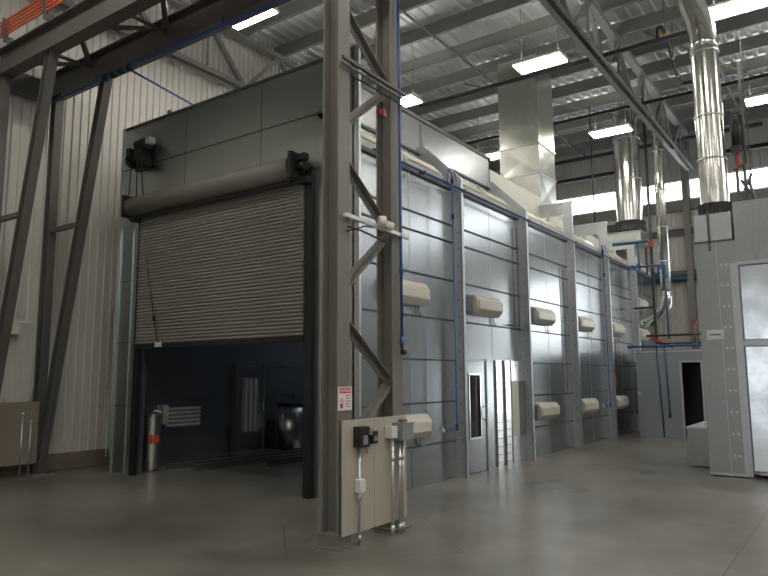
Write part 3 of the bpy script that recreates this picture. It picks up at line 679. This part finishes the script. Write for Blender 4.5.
# the near lattice column
lc = thing('lattice_column', 'tall grey steel lattice column in the middle of the floor carrying a beige board', 'column', (6.0, 4.5, 0))
w = bm_(); ibeam(w, (5.5, 4.5, .06), (5.5, 4.5, 7.12), .22, .2, (0, 1, 0), .02, .014); obj('post', w, M['steel'], lc)
w = bm_(); ibeam(w, (6.5, 4.5, .06), (6.5, 4.5, 7.06), .22, .2, (0, 1, 0), .02, .014); obj('post', w, M['steel'], lc)
for x in (5.5, 6.5):
    w = bm_(); box(w, x - .17, x + .17, 4.33, 4.67, 0, .025); box(w, x - .12, x + .12, 4.38, 4.62, .02, .14); obj('base_plate', w, M['steel'], lc)
for a, bb in (((5.58, 5.85), (6.42, 5.22)), ((6.42, 5.15), (5.58, 4.48)), ((5.58, 4.06), (6.42, 3.42)), ((6.42, 3.36), (5.58, 2.66)), ((5.58, 2.30), (6.42, 1.66)), ((6.42, 1.62), (5.58, .9)), ((6.42, 6.9), (5.58, 6.0))):
    w = bm_(); angle(w, (a[0], 4.47, a[1]), (bb[0], 4.47, bb[1]), .085, .012, (0, -1, 0)); obj('lacing_bar', w, M['steel'], lc)
# sheet board with electrics
t = thing('equipment_board', 'beige sheet board bolted across the foot of the lattice column', 'board', (6.0, 4.36, .12))
w = bm_(); box(w, 5.43, 6.60, 4.345, 4.365, .12, 1.26); obj('sheet', w, M['beige'], t, .003)
w = bm_(); box(w, 5.5, 6.56, 4.365, 4.385, 1.15, 1.2); box(w, 5.5, 6.56, 4.365, 4.385, .25, .3); obj('support_rail', w, M['steel'], t)
w = bm_(); box(w, 5.97, 5.973, 4.3435, 4.345, .12, 1.26); obj('sheet_joint', w, M['tan'], t)
# disconnects
t = thing('disconnect_switch', 'black disconnect switch box with a grey lever on the beige board', 'switch box', (5.66, 4.3, .93))
w = bm_(); box(w, 5.60, 5.75, 4.24, 4.345, .98, 1.19); obj('box', w, M['black'], t, .006)
w = bm_(); box(w, 5.63, 5.70, 4.228, 4.24, 1.01, 1.1); obj('label_plate', w, M['grey_box'], t)
w = bm_(); box(w, 5.735, 5.765, 4.22, 4.26, 1.1, 1.17); obj('lever', w, M['grey_box'], t)
t = thing('lockout_device', 'small black socket box with an orange tag beside the switch box on the board', 'socket box', (5.87, 4.3, .95))
w = bm_(); box(w, 5.82, 5.93, 4.26, 4.345, 1.0, 1.13); obj('box', w, M['black'], t, .006)
w = bm_(); box(w, 5.85, 5.9, 4.25, 4.26, 1.03, 1.08); obj('label_plate', w, M['grey_box'], t)
w = bm_(); tube(w, [(5.76, 4.3, 1.05), (5.80, 4.28, 1.03), (5.84, 4.3, 1.07)], .012, 6); obj('connector', w, M['black'], t)
w = bm_(); prism(w, [(0, 0), (.04, -.02), (.05, -.09), (.01, -.08)], (5.74, 4.29, .99), (1, 0, 0), (0, 0, 1), (0, .004, 0)); obj('hanging_tag', w, M['tan'], t)
t = thing('floor_conduit', 'single zinc conduit with a small box down the left part of the beige board', 'conduit', (5.63, 4.3, 0))
w = bm_(); cyl(w, (5.66, 4.31, 0), (5.66, 4.31, .99), .014, 10); obj('pipe', w, M['chrome'], t)
w = bm_(); box(w, 5.62, 5.71, 4.26, 4.345, .52, .66); obj('junction_box', w, M['white'], t, .01)
for za, zb_ in ((.44, .52), (.04, .1)):
    w = bm_(); cyl(w, (5.66, 4.31, za), (5.66, 4.31, zb_), .021, 10); obj('coupling', w, M['chrome'], t)
t = thing('conduit_pair', 'pair of zinc conduits rising from the floor to two boxes on the beige board', 'conduit', (6.35, 4.3, 0))
for x, top in ((6.22, 1.04), (6.36, 1.0), (6.42, 1.0)):
    w = bm_(); cyl(w, (x, 4.28, 0), (x, 4.28, top), .017, 10); obj('pipe', w, M['chrome'], t)
for x in (6.22, 6.36, 6.42):
    for za, zb_ in ((.02, .1), (.78, .84)):
        w = bm_(); cyl(w, (x, 4.28, za), (x, 4.28, zb_), .023, 10); obj('coupling', w, M['chrome'], t)
w = bm_(); box(w, 6.34, 6.44, 4.26, 4.3, .7, .72); obj('strap', w, M['chrome'], t)
tag(obj('junction_box', box(bm_(), 6.16, 6.27, 4.24, 4.344, 1.03, 1.16), M['white'], None, .008), 'small white junction box on top of the leftmost of the paired conduits', 'junction box')
t = thing('switch_box', 'larger grey steel switch box at the upper edge of the beige board', 'switch box', (6.42, 4.28, 1.0))
w = bm_(); box(w, 6.31, 6.53, 4.2, 4.344, 1.0, 1.19); obj('box', w, M['grey_box'], t, .006)
w = bm_(); box(w, 6.36, 6.44, 4.22, 4.3, 1.19, 1.23); obj('top_fitting', w, M['tan'], t, .01)
w = bm_(); box(w, 6.305, 6.54, 4.195, 4.2, 1.165, 1.19); obj('lid_lip', w, M['grey_box'], t)
# sign on the post
t = thing('danger_sign', 'white paper danger sign with red heading on the lattice column post', 'sign', (5.5, 4.37, 1.34))
w = bm_(); box(w, 5.395, 5.62, 4.378, 4.384, 1.36, 1.60); obj('sheet', w, M['paper'], t)
w = bm_(); box(w, 5.41, 5.605, 4.375, 4.378, 1.535, 1.59); obj('red_band', w, M['sign_red'], t)
w = bm_()
for k in range(5): box(w, 5.52, 5.52 + (.07, .06, .075, .05, .065)[k], 4.3755, 4.378, 1.505 - k * .028, 1.514 - k * .028)
prism(w, [(0, 0), (.03, .05), (.06, 0), (.05, 0), (.03, .035), (.01, 0)], (5.42, 4.3755, 1.44), (1, 0, 0), (0, 0, 1), (0, .002, 0)); box(w, 5.43, 5.47, 4.3755, 4.378, 1.38, 1.43)
obj('printing', w, M['sign_red'], t)
def text(name, s, loc, rot, size, m, parent, ext=.001):
    c = bpy.data.curves.new(name, 'FONT'); c.body = s; c.size = size; c.extrude = ext; c.align_x = 'CENTER'; c.align_y = 'CENTER'
    to = bpy.data.objects.new('tmp', c); C.objects.link(to); dg = bpy.context.evaluated_depsgraph_get(); me = bpy.data.meshes.new_from_object(to.evaluated_get(dg)); bpy.data.objects.remove(to)
    me.materials.clear(); me.materials.append(m)
    o = bpy.data.objects.new(name, me); C.objects.link(o); o.parent = parent; o.location = V(loc) - wl(parent); o.rotation_euler = rot; return o
text('lettering', 'DANGER', (5.508, 4.3745, 1.562), (PI / 2, 0, 0), .052, M['paper'], t)
# pipe supports, float valve, hose on the column
t = thing('unistrut_bracket', 'pale strut arm with round white clamps across the lattice column', 'bracket', (6.0, 4.3, 3.3))
w = bm_(); bar(w, (5.45, 4.34, 3.41), (6.68, 4.34, 3.36), .04, .04); obj('arm', w, M['white'], t)
w = bm_(); cyl(w, (6.0, 4.29, 3.43), (6.06, 4.24, 3.43), .065, 16); cyl(w, (6.14, 4.29, 3.42), (6.22, 4.26, 3.40), .05, 12); box(w, 6.04, 6.16, 4.26, 4.34, 3.39, 3.45); obj('clamp', w, M['white'], t, .005)
w = bm_(); tube(w, [(5.5, 4.34, 3.29), (5.7, 4.3, 3.27), (6.3, 4.34, 3.22)], .011, 6); tube(w, [(5.5, 4.35, 3.24), (5.75, 4.3, 3.33), (5.95, 4.34, 3.36)], .009, 6); obj('cable', w, M['black'], t)
t = thing('upper_strut', 'dark twin strut arm high on the lattice column beside the red clamp', 'bracket', (6.0, 4.3, 5.1))
w = bm_(); bar(w, (5.4, 4.33, 5.16), (6.62, 4.33, 5.15), .035, .035); bar(w, (5.4, 4.33, 5.09), (6.62, 4.33, 5.08), .02, .02); obj('arm', w, M['steel_dark'], t)
w = bm_(); tube(w, [(5.5, 4.3, 4.97), (6.0, 4.3, 4.98), (6.64, 4.3, 4.96)], .01, 6); obj('cable', w, M['black'], t)
t = thing('beam_clamp', 'small red beam clamp high on the lattice column post', 'clamp', (6.2, 4.35, 4.7))
w = bm_(); box(w, 6.12, 6.26, 4.35, 4.39, 4.75, 4.79); box(w, 6.16, 6.21, 4.33, 4.39, 4.73, 4.82); cyl(w, (6.08, 4.35, 4.78), (6.12, 4.35, 4.78), .02, 8); obj('jaw', w, M['red'], t)
t = thing('air_hose_drop', 'bright blue air hose hanging down the lattice column to a black valve', 'air hose', (6.52, 4.33, 2.0))
w = bm_(); tube(w, [(6.50, 4.34, 6.93), (6.5, 4.33, 5.0), (6.5, 4.33, 3.5), (6.51, 4.33, 2.1)], .017, 8); obj('hose', w, M['blue'], t)
for za, zc_ in ((2.9, 2.98), (2.05, 2.16)):
    w = bm_(); cyl(w, (6.505, 4.33, za), (6.505, 4.33, zc_), .027, 10); obj('coupling', w, M['blue'], t)
w = bm_(); cyl(w, (6.51, 4.33, 1.98), (6.51, 4.33, 2.05), .018, 10); cyl(w, (6.48, 4.31, 1.98), (6.54, 4.31, 1.98), .03, 12); box(w, 6.53, 6.6, 4.32, 4.34, 1.985, 2.0); obj('valve', w, M['black_gloss'], t)

# ------------------------------------------------------------------ left edge: board, box, conduits
t = thing('wall_board', 'tan sheet board at the foot of the crane legs by the ribbed wall', 'board', (5.8, 12.1, .2))
w = bm_(); box(w, 4.6, 6.42, 12.09, 12.12, .22, 1.3); obj('sheet', w, M['tan'], t, .004)
t = thing('wall_conduits', 'two slim zinc conduits in front of the tan board by the crane legs', 'conduit', (6.2, 12.05, 0))
for x, zt in ((6.12, 1.12), (6.27, .98)):
    w = bm_(); cyl(w, (x, 12.06, 0), (x, 12.06, zt), .014, 8); cyl(w, (x, 12.06, zt - .05), (x, 12.06, zt), .03, 8); obj('pipe', w, M['chrome'], t)
t = thing('wall_control_box', 'pale control box on the ribbed wall with a thin looping conduit', 'control box', (5.9, 12.5, 2.5))
w = bm_(); box(w, 5.84, 6.14, 12.38, 12.56, 2.5, 2.78); obj('box', w, M['cream'], t, .008)
w = bm_(); tube(w, bend([(6.14, 12.45, 2.74), (6.42, 12.42, 2.73), (6.46, 12.36, 2.6), (6.44, 12.36, 1.7), (6.36, 12.36, 1.3)], .12), .012, 6); obj('conduit', w, M['white'], t)
w = bm_(); box(w, 5.9, 5.98, 12.36, 12.38, 2.6, 2.68); obj('nameplate', w, M['grey_box'], t)

# ================================================================== DUCTS ON THE BOOTH ROOF
t = thing('rectangular_duct', 'square crumpled galvanised duct rising from the booth roof', 'duct', (17.3, 7.2, 6.2))
for z0, z1 in ((6.2, 7.12), (7.12, 7.95), (7.95, 10.5)):
    w = bm_(); box(w, 16.72, 17.85, 6.62, 7.78, z0, z1); bmesh.ops.poke(w, faces=[f for f in w.faces if abs(f.normal.z) < .5], offset=-.03)
    obj('duct_section', w, M['duct_sq'], t)
for z in (7.12, 7.95):
    w = bm_(); box(w, 16.69, 17.88, 6.59, 7.81, z - .02, z + .02); obj('joint_flange', w, M['booth_rib'], t)
w = bm_(); box(w, 16.6, 18.3, 6.56, 7.9, 6.0, 6.2); obj('base_curb', w, M['unit'], t)
def round_duct(label, x, y, zc, r, z1, bx, rot=0, sections=None, taper=1.):
    t = thing('round_duct', label, 'duct', (x, y, zc - .35))
    z = zc; secs = sections
    for a, c in zip(secs, secs[1:]):
        w = bm_(); cyl(w, (x, y, a), (x, y, c), r, 36, r, False); obj('duct_section', w, M['duct'], t)
        w = bm_(); cyl(w, (x, y, c - .015), (x, y, c + .015), r + .012, 36); obj('joint_ring', w, M['booth_rib'], t)
    w = bm_()
    n = 48; zz = [zc - .38, zc - .3, zc - .15, zc, zc + .02]; ra = [r + .03, r + .06, r + .03, r + .05, r + .01]
    rings = []
    for q, z_ in enumerate(zz): rings.append([w.verts.new((x + (ra[q] + .018 * (k % 2)) * math.cos(2 * PI * k / n), y + (ra[q] + .018 * (k % 2)) * math.sin(2 * PI * k / n), z_)) for k in range(n)])
    for p_, q_ in zip(rings, rings[1:]):
        for k in range(n): w.faces.new((p_[k], p_[(k + 1) % n], q_[(k + 1) % n], q_[k]))
    w.faces.new(rings[0][::-1]); w.faces.new(rings[-1]); obj('flexible_collar', w, M['rubber'], t)
    return t
d2 = round_duct('tall round galvanised duct with black collar on the far end of the booth roof', 22.4, 5.82, 6.68, .42, 10.7, 1, 0, [6.68, 8.1, 9.5, 10.75])
w = bm_(); box(w, 22.2, 22.4, 6.25, 6.6, 6.4, 6.65); obj('side_motor', w, M['black'], d2)
t = thing('duct_plenum_box', 'galvanised box beneath the black collar at the far end of the booth roof', 'duct box', (22.4, 6.0, 5.6))
w = bm_(); box(w, 21.9, 22.95, 5.4, 6.5, 5.9, 6.27); obj('box', w, M['duct_sq'], t, .01)
w = bm_(); box(w, 21.86, 22.99, 5.36, 6.54, 5.88, 5.92); box(w, 21.86, 22.99, 5.36, 6.54, 6.26, 6.3); obj('flange', w, M['unit'], t)
for x_, y_ in ((21.95, 5.5), (21.95, 6.5), (22.9, 5.5), (22.9, 6.5)):
    w = bm_(); box(w, x_ - .03, x_ + .03, y_ - .03, y_ + .03, 5.0, 5.9); obj('leg', w, M['steel_dark'], t)
w = bm_(); prism(w, [(5.6, 5.1), (6.6, 5.1), (6.6, 5.9), (6.2, 5.9)], (22.98, 0, 0), (0, 1, 0), (0, 0, 1), (.9, 0, 0)); obj('sloped_cowl', w, M['plenum'], t)
# slim silver pipe
t = thing('slim_duct', 'slim silver pipe dropping from the roof past the clerestory beside the wall column', 'duct', (22, 4.75, 3.8))
w = bm_(); cyl(w, (22, 4.75, 4.3), (22, 4.75, 10.7), .155, 24); obj('pipe', w, M['duct'], t)
w = bm_(); tube(w, bend([(22, 4.75, 4.32), (22, 4.75, 3.75), (22.4, 5.35, 3.4), (22.6, 5.6, 3.38)], .35, 6), .15, 18); obj('elbow', w, M['duct'], t)
for z in (5.2, 6.3, 7.5, 8.8):
    w = bm_(); cyl(w, (22, 4.75, z), (22, 4.75, z + .03), .165, 24); obj('joint_ring', w, M['booth_rib'], t)
# black gas pipe drop
t = thing('black_riser_pipe', 'black vertical pipe with a red flange in front of the slim silver pipe', 'pipe', (21.4, 5.0, 2.6))
w = bm_(); tube(w, bend([(21.4, 4.98, 10.4), (21.4, 4.98, 2.62), (21.4, 2.6, 2.62)], .08), .045, 10); obj('pipe', w, M['black'], t)
w = bm_(); box(w, 21.33, 21.47, 4.92, 5.05, 5.6, 5.8); obj('flange', w, M['red'], t)
w = bm_(); tube(w, bend([(21.4, 5.06, 2.95), (21.4, 5.05, 2.74), (21.4, 4.8, 2.70)], .08), .055, 10); obj('elbow', w, M['red'], t)
w = bm_(); cyl(w, (21.4, 5.02, 3.75), (21.4, 5.6, 3.75), .03, 8); obj('stub', w, M['black'], t)
t = thing('blue_manifold', 'cluster of blue pipes and valves at the far end of the booth wall', 'pipes', (20.6, 5, 4.6))
for pts, r in (([(20.9, 6.0, 5.72), (20.9, 4.95, 5.72)], .05), ([(20.9, 5.25, 5.7), (20.9, 5.25, 4.95), (20.9, 4.7, 4.95), (20.9, 4.7, 4.6)], .032), ([(20.9, 5.5, 4.95), (20.9, 4.55, 4.95)], .03), ([(20.9, 4.52, 4.95), (20.9, 4.52, 2.75)], .028)):
    w = bm_(); tube(w, bend(pts, .08), r, 10); obj('pipe', w, M['blue_dull'], t)
for p in ((20.9, 5.25, 4.97), (20.9, 4.65, 4.9), (20.9, 4.52, 4.6), (20.9, 5.42, 4.95)):
    w = bm_(); cyl(w, (p[0] - .06, p[1], p[2]), (p[0] + .06, p[1], p[2]), .07, 12); obj('valve', w, M['blue'], t)
t = thing('blue_header', 'pair of horizontal blue pipes just above the slate enclosure', 'pipes', (19.7, 4.3, 2.45))
w = bm_(); cyl(w, (19.75, 5.35, 2.50), (19.75, 2.3, 2.50), .032, 12); obj('pipe', w, M['blue'], t)
w = bm_(); cyl(w, (19.9, 4.9, 2.80), (19.9, 2.3, 2.80), .03, 12); obj('pipe', w, M['black'], t)
for y_ in (5.35, 4.6, 4.2, 3.62):
    w = bm_(); cyl(w, (19.75, y_ - .05, 2.5), (19.75, y_ + .05, 2.5), .05, 12); obj('collar', w, M['blue_dull'], t)
w = bm_(); cyl(w, (19.8, 3.62, 2.5), (19.8, 3.62, 3.1), .03, 8); obj('riser', w, M['steel_dark'], t)
w = bm_(); cyl(w, (19.76, 3.62, 3.12), (19.84, 3.62, 3.12), .065, 14); box(w, 19.78, 19.82, 3.55, 3.69, 2.9, 2.95); obj('hand_wheel', w, M['red'], t)
for pts, l in (([(19.775, 4.62, 2.5), (19.775, 4.55, .02)], 'longer dark blue pipe dropping down the face of the slate enclosure'), ([(19.775, 4.42, 2.5), (19.775, 4.36, .62)], 'shorter dark blue pipe ending in a valve on the slate enclosure')):
    t = thing('blue_drop_pipe', l, 'pipe', (19.72, pts[1][1], pts[1][2]), 'dark blue drops on the slate enclosure')
    w = bm_(); tube(w, pts, .022, 8); obj('pipe', w, M['blue_dull'], t)
    if pts[1][2] > .3: w = bm_(); cyl(w, (19.72, 4.36, .55), (19.72, 4.36, .66), .04, 10); obj('valve', w, M['black_gloss'], t)
# far wall blue pipe
tag(obj('wall_pipe', cyl(bm_(), (25.8, 8.5, 5.15), (25.8, 2.4, 5.15), .11, 12), M['blue_dull']), 'thick blue pipe along the far wall behind the wall column', 'pipe')
tag(obj('wall_rail', cyl(bm_(), (25.6, 8.5, 6.98), (25.6, 2.4, 7.02), .03, 8), M['chrome']), 'thin bright pipe along the far wall under the clerestory', 'pipe')

# slate enclosure
ve = thing('slate_enclosure', 'slate grey panelled enclosure with an open dark doorway at the end of the booth', 'enclosure', (21, 4, 0))
w = bm_(); box(w, 19.8, 19.88, 4.04, 5.2, 0, 2.36); box(w, 19.8, 19.88, 2.3, 3.5, 0, 2.36); box(w, 19.8, 19.88, 3.5, 4.04, 2.05, 2.36); obj('front_panel', w, M['vest'], ve)
w = bm_(); box(w, 19.88, 23.5, 5.12, 5.2, 0, 2.36); box(w, 19.88, 23.5, 2.3, 2.38, 0, 2.36); box(w, 23.42, 23.5, 2.38, 5.12, 0, 2.36); box(w, 19.8, 23.5, 2.3, 5.2, 2.36, 2.40); obj('shell', w, M['vest'], ve)
w = bm_(); box(w, 19.78, 19.86, 4.0, 4.05, 0, 2.08); box(w, 19.78, 19.86, 3.48, 3.52, 0, 2.08); box(w, 19.78, 19.86, 3.5, 4.04, 2.04, 2.08); box(w, 19.79, 19.8, 4.58, 4.6, 0, 2.36); box(w, 19.78, 19.8, 2.3, 5.2, 2.33, 2.37); obj('door_frame', w, M['booth_rib'], ve)
w = bm_(); box(w, 20.0, 23.4, 2.6, 2.7, 0, 2.3); box(w, 21.6, 21.65, 2.7, 5.1, 0, 2.3); obj('inner_partition', w, M['steel_dark'], ve)
w = bm_(); box(w, 19.76, 19.8, 5.1, 5.2, 1.15, 1.25); obj('latch', w, M['chrome'], ve)

# ================================================================== MACHINE ROOM ON THE RIGHT
mrm = thing('machine_room', 'tall galvanised machine room with bright foil panels at the photo edge', 'machine enclosure', (15, 0, 0))
w = bm_(); box(w, 12.8, 16.8, 1.6, 2.24, .02, 4.0); obj('side_module', w, M['unit'], mrm)
w = bm_(); box(w, 12.82, 14.6, 1.64, 2.24, 4.03, 4.52); obj('duct_transition', w, M['foil'], mrm)
w = bm_(); box(w, 12.79, 14.6, 1.62, 2.25, 4.0, 4.035); box(w, 12.79, 12.82, 1.98, 2.02, 3.85, 4.55); obj('transition_flange', w, M['steel_dark'], mrm)
w = bm_(); box(w, 12.8, 16.8, -4.6, 1.6, 3.62, 4.67); obj('upper_casing', w, M['unit'], mrm)
w = bm_(); box(w, 12.86, 16.8, -4.6, 1.6, 0.06, 3.62); obj('casing', w, M['unit'], mrm)
w = bm_(); box(w, 12.77, 12.87, 1.58, 1.70, .02, 3.6); box(w, 12.78, 12.87, -4.6, 1.6, 3.56, 3.62); box(w, 12.78, 12.87, -4.6, 1.6, 2.18, 2.27); box(w, 12.8, 12.86, -4.6, 1.5, .06, .10); obj('frame', w, M['booth_rib'], mrm)
for y0, y1 in ((.2, 1.56), (-1.1, .14), (-2.4, -1.16), (-3.7, -2.46)):
    for z0, z1 in ((.12, 2.16), (2.29, 3.54)):
        w = bm_(); box(w, 12.82, 12.87, y0, y1, z0, z1)
        obj('foil_panel', w, M['foil'], mrm)
w = bm_(); box(w, 12.797, 12.8, 1.9, 1.91, 0, 4); box(w, 12.79, 12.8, 1.6, 2.24, .02, .06); obj('seam', w, M['booth_rib'], mrm)
w = bm_()
for k in range(10): 
    for yy in (1.76, 1.84): cyl(w, (12.79, yy, .35 + k * .36), (12.8, yy, .35 + k * .36), .022, 10)
obj('rivet_row', w, M['chrome'], mrm)
w = bm_(); box(w, 12.9, 16.8, -4.6, 1.55, 0, .06); obj('plinth', w, M['black'], mrm)
t = thing('name_sign', 'small white sign plate on the machine room side module', 'sign', (12.8, 2.02, 2.3))
w = bm_(); box(w, 12.785, 12.8, 1.87, 2.14, 2.30, 2.47); obj('plate', w, M['paper'], t)
w = bm_(); box(w, 12.783, 12.785, 1.92, 2.09, 2.375, 2.395); obj('printed_line', w, M['ink'], t)
d1 = round_duct('biggest round galvanised duct rising from the machine room to the roof', 13.75, 2.0, 4.87, .25, 9, 1, 0, [4.87, 5.75, 6.6, 7.9])
w = bm_(); tube(w, bend([(13.75, 2.0, 7.9), (13.75, 2.0, 8.35), (13.95, 2.25, 9.3), (13.95, 2.25, 10.72)], .4, 6), .25, 28); obj('upper_bend', w, M['duct'], d1)
# bench by the unit
t = thing('grey_cabinet', 'low grey steel cabinet standing against the machine room side', 'cabinet', (14, 2.5, 0))
w = bm_(); box(w, 13.8, 15.6, 2.26, 2.77, .02, .70); obj('body', w, M['unit'], t)
w = bm_(); box(w, 13.78, 15.62, 2.25, 2.79, .70, .73); obj('top', w, M['booth_rib'], t)
w = bm_(); box(w, 14.0, 14.4, 2.3, 2.5, .73, .80); obj('tray', w, M['white'], t)
w = bm_(); box(w, 13.85, 15.55, 2.3, 2.72, 0, .02); obj('plinth', w, M['black'], t)
# stuff on top of the machine room
t = thing('hanging_motor', 'black motor with red mount and pipes on top of the machine room', 'motor', (13.9, 1.5, 4.67))
w = bm_(); cyl(w, (13.8, 1.56, 5.95), (13.8, 1.56, 6.55), .10, 18); box(w, 13.7, 13.9, 1.46, 1.66, 5.82, 5.95); obj('motor_body', w, M['black_gloss'], t)
w = bm_(); box(w, 13.77, 13.83, 1.53, 1.6, 5.55, 5.82); cyl(w, (13.8, 1.48, 5.6), (13.8, 1.66, 5.5), .025, 10); obj('mount', w, M['red'], t)
for a, bb in (((13.8, 1.6, 5.5), (13.8, 1.6, 4.67)), ((13.8, 1.48, 5.6), (13.8, 1.45, 4.67)), ((13.8, 1.42, 5.3), (13.8, 1.30, 4.67)), ((13.8, 1.5, 5.1), (13.8, 1.36, 5.4)), ((13.8, 1.54, 5.3), (13.8, 1.40, 5.02))):
    w = bm_(); cyl(w, a, bb, .028, 8); obj('pipe', w, M['steel_dark'], t)
w = bm_(); cyl(w, (13.8, 1.44, 5.6), (13.8, 1.44, 7.6), .025, 8); cyl(w, (13.8, 1.38, 4.7), (13.8, 1.38, 8.2), .01, 6); obj('riser', w, M['steel_dark'], t)

# ================================================================== PIPES UNDER THE ROOF
for pts, r, l in (([(15.3, 9.5, 9.2), (15.3, 2.2, 9.2)], .05, 'black roof pipe with yellow bands crossing over the booth'),
                  ([(18.9, 10.2, 9.25), (18.9, -6, 9.25)], .05, 'long black pipe under the roof crossing behind the booth light'),
                  ([(24.6, 12.3, 9.9), (24.6, 2, 9.9)], .07, 'thick black pipe just in front of the far wall above the windows'),
                  ([(25.2, 11, 9.3), (25.2, 6.6, 9.3)], .08, 'short thick black pipe low above the clerestory windows'),
                  ([(25.2, 4.0, 9.35), (25.2, -8, 9.35)], .09, 'thick black pipe behind the big duct above the windows')):
    tag(obj('roof_pipe', tube(bm_(), pts, r, 10), M['black']), l, 'pipe', 'black pipes under the roof')
t = thing('gas_branch', 'black gas branch with yellow valves under the roof beside the truss', 'pipe', (15.3, 3.2, 9.2))
w = bm_(); tube(w, bend([(15.3, 3.15, 9.2), (15.3, 3.15, 9.5), (15.3, 3.05, 9.5), (15.9, 3.05, 9.4), (17.2, 3.2, 9.3), (18.3, 3.25, 9.3), (18.3, 2.95, 9.3), (18.3, 2.95, 9.1)], .06), .04, 8); obj('pipe', w, M['black'], t)
for p in ((15.6, 3.05), (17.2, 3.2)):
    w = bm_(); cyl(w, (p[0], p[1], 9.35), (p[0], p[1], ZD), .012, 6); obj('hanger_rod', w, M['steel_dark'], t)
for p in ((15.5, 3.05, 9.45), (16.6, 3.13, 9.35), (17.6, 3.22, 9.3)):
    w = bm_(); cyl(w, p, (p[0] + .1, p[1], p[2]), .055, 10); obj('yellow_band', w, simple('yellow_paint', (.6, .42, .08), .5), t)
for x, y, z0, z1, l in ((12.4, 8.5, 6.6, 9.2, 'thin black conduit dropping to the near booth roof edge'), (21.0, 6.55, 6.1, 10.4, 'thin black conduit dropping beside the tall booth roof duct'),
                        (20.4, 7.6, 6.05, 9.6, 'thin black conduit dropping to the booth roof behind the square duct')):
    tag(obj('drop_conduit', tube(bm_(), [(x, y, z0), (x, y, z1)], .022, 8), M['black']), l, 'conduit', 'black conduits dropping to the booth roof')
for i, (y, l) in enumerate(((8.25, 'grey sprinkler pipe running above the booth towards the far wall, nearer the ribbed wall'), (2.6, 'grey sprinkler pipe running above the machine room towards the far wall'))):
    t = thing('sprinkler_pipe', l, 'pipe', (8, y, 10.4), 'sprinkler pipes under the roof')
    w = bm_(); cyl(w, (X0 + .2, y, 10.345), (X1 - .2, y, 10.345), .032, 10); obj('pipe', w, M['steel_dark'], t)
    x = 2.0
    while x < 25:
        w = bm_(); cyl(w, (x, y, 10.33), (x, y, 10.22), .018, 8); obj('sprinkler_head', w, M['steel_dark'], t); x += 3.0
# diagonal kicker from the far column to the truss and cross bracing rods
tag(obj('roof_brace', bar(bm_(), (25.5, 4.6, 9.2), (22.9, 4.5, 9.12), .12, .12), M['truss']), 'short grey brace joining the lattice truss to the far wall column', 'brace')
for i, (y, y2) in enumerate(((9.0, 5.0), (3.8, .8))):
    tag(obj('brace_rod', cyl(bm_(), (17.0, y, 10.36), (24.0, y2, 10.36), .02, 6), M['steel_dark']), ('thin diagonal brace rod under the roof above the booth' if i == 0 else 'thin diagonal brace rod under the roof above the machine room'), 'brace rod')
# alarm lamps on the booth roof edge
t = thing('alarm_horn', 'small red alarm horn standing on the booth roof edge', 'alarm', (8.0, 7.2, 6.5))
w = bm_(); cyl(w, (8.0, 7.25, 6.5), (8.0, 7.25, 6.8), .02, 8); obj('stand', w, M['steel_dark'], t)
w = bm_(); box(w, 7.9, 8.05, 7.15, 7.42, 6.7, 6.86); obj('horn', w, M['red'], t, .02)
w = bm_(); cyl(w, (7.9, 7.08, 6.74), (8.0, 7.08, 6.74), .04, 12); obj('beacon', w, M['white'], t)
t = thing('small_roof_knob', 'small rusty brown cap on the booth roof edge above the roller door', 'pipe cap', (7.5, 10.0, 6.5))
w = bm_(); cyl(w, (7.55, 10.2, 6.5), (7.55, 10.2, 6.62), .02, 8); obj('stem', w, M['steel_dark'], t)
w = bm_(); bmesh.ops.create_uvsphere(w, u_segments=14, v_segments=8, radius=.05, matrix=Matrix.Translation((7.55, 10.2, 6.64))); obj('cap', w, simple('rust', (.2, .07, .03), .6), t)

# ================================================================== WORLD, CAMERA
wd = bpy.data.worlds.new('World'); sc.world = wd; wd.use_nodes = True
bg = wd.node_tree.nodes['Background']; bg.inputs[0].default_value = (.8, .9, 1, 1); bg.inputs[1].default_value = .3
a, p, ro = math.radians(35.144), math.radians(7.532), math.radians(-.364)
fwd = V((math.cos(p) * math.cos(a), math.cos(p) * math.sin(a), math.sin(p)))
rt = V((math.sin(a), -math.cos(a), 0)); up = rt.cross(fwd)
R = rt * math.cos(ro) + up * math.sin(ro); U = R.cross(fwd)
cam = bpy.data.cameras.new('camera'); co = bpy.data.objects.new('camera', cam); C.objects.link(co)
m = Matrix((R, U, -fwd)).transposed().to_4x4(); m.translation = V((0, 0, 1.7)); co.matrix_world = m
cam.sensor_width = 36; cam.lens = 671.4 / 768 * 36; cam.clip_start = .05; cam.clip_end = 200
sc.camera = co
sc.view_settings.view_transform = 'Standard'; sc.view_settings.look = 'None'; sc.view_settings.gamma = 1; sc.view_settings.exposure = 0.3
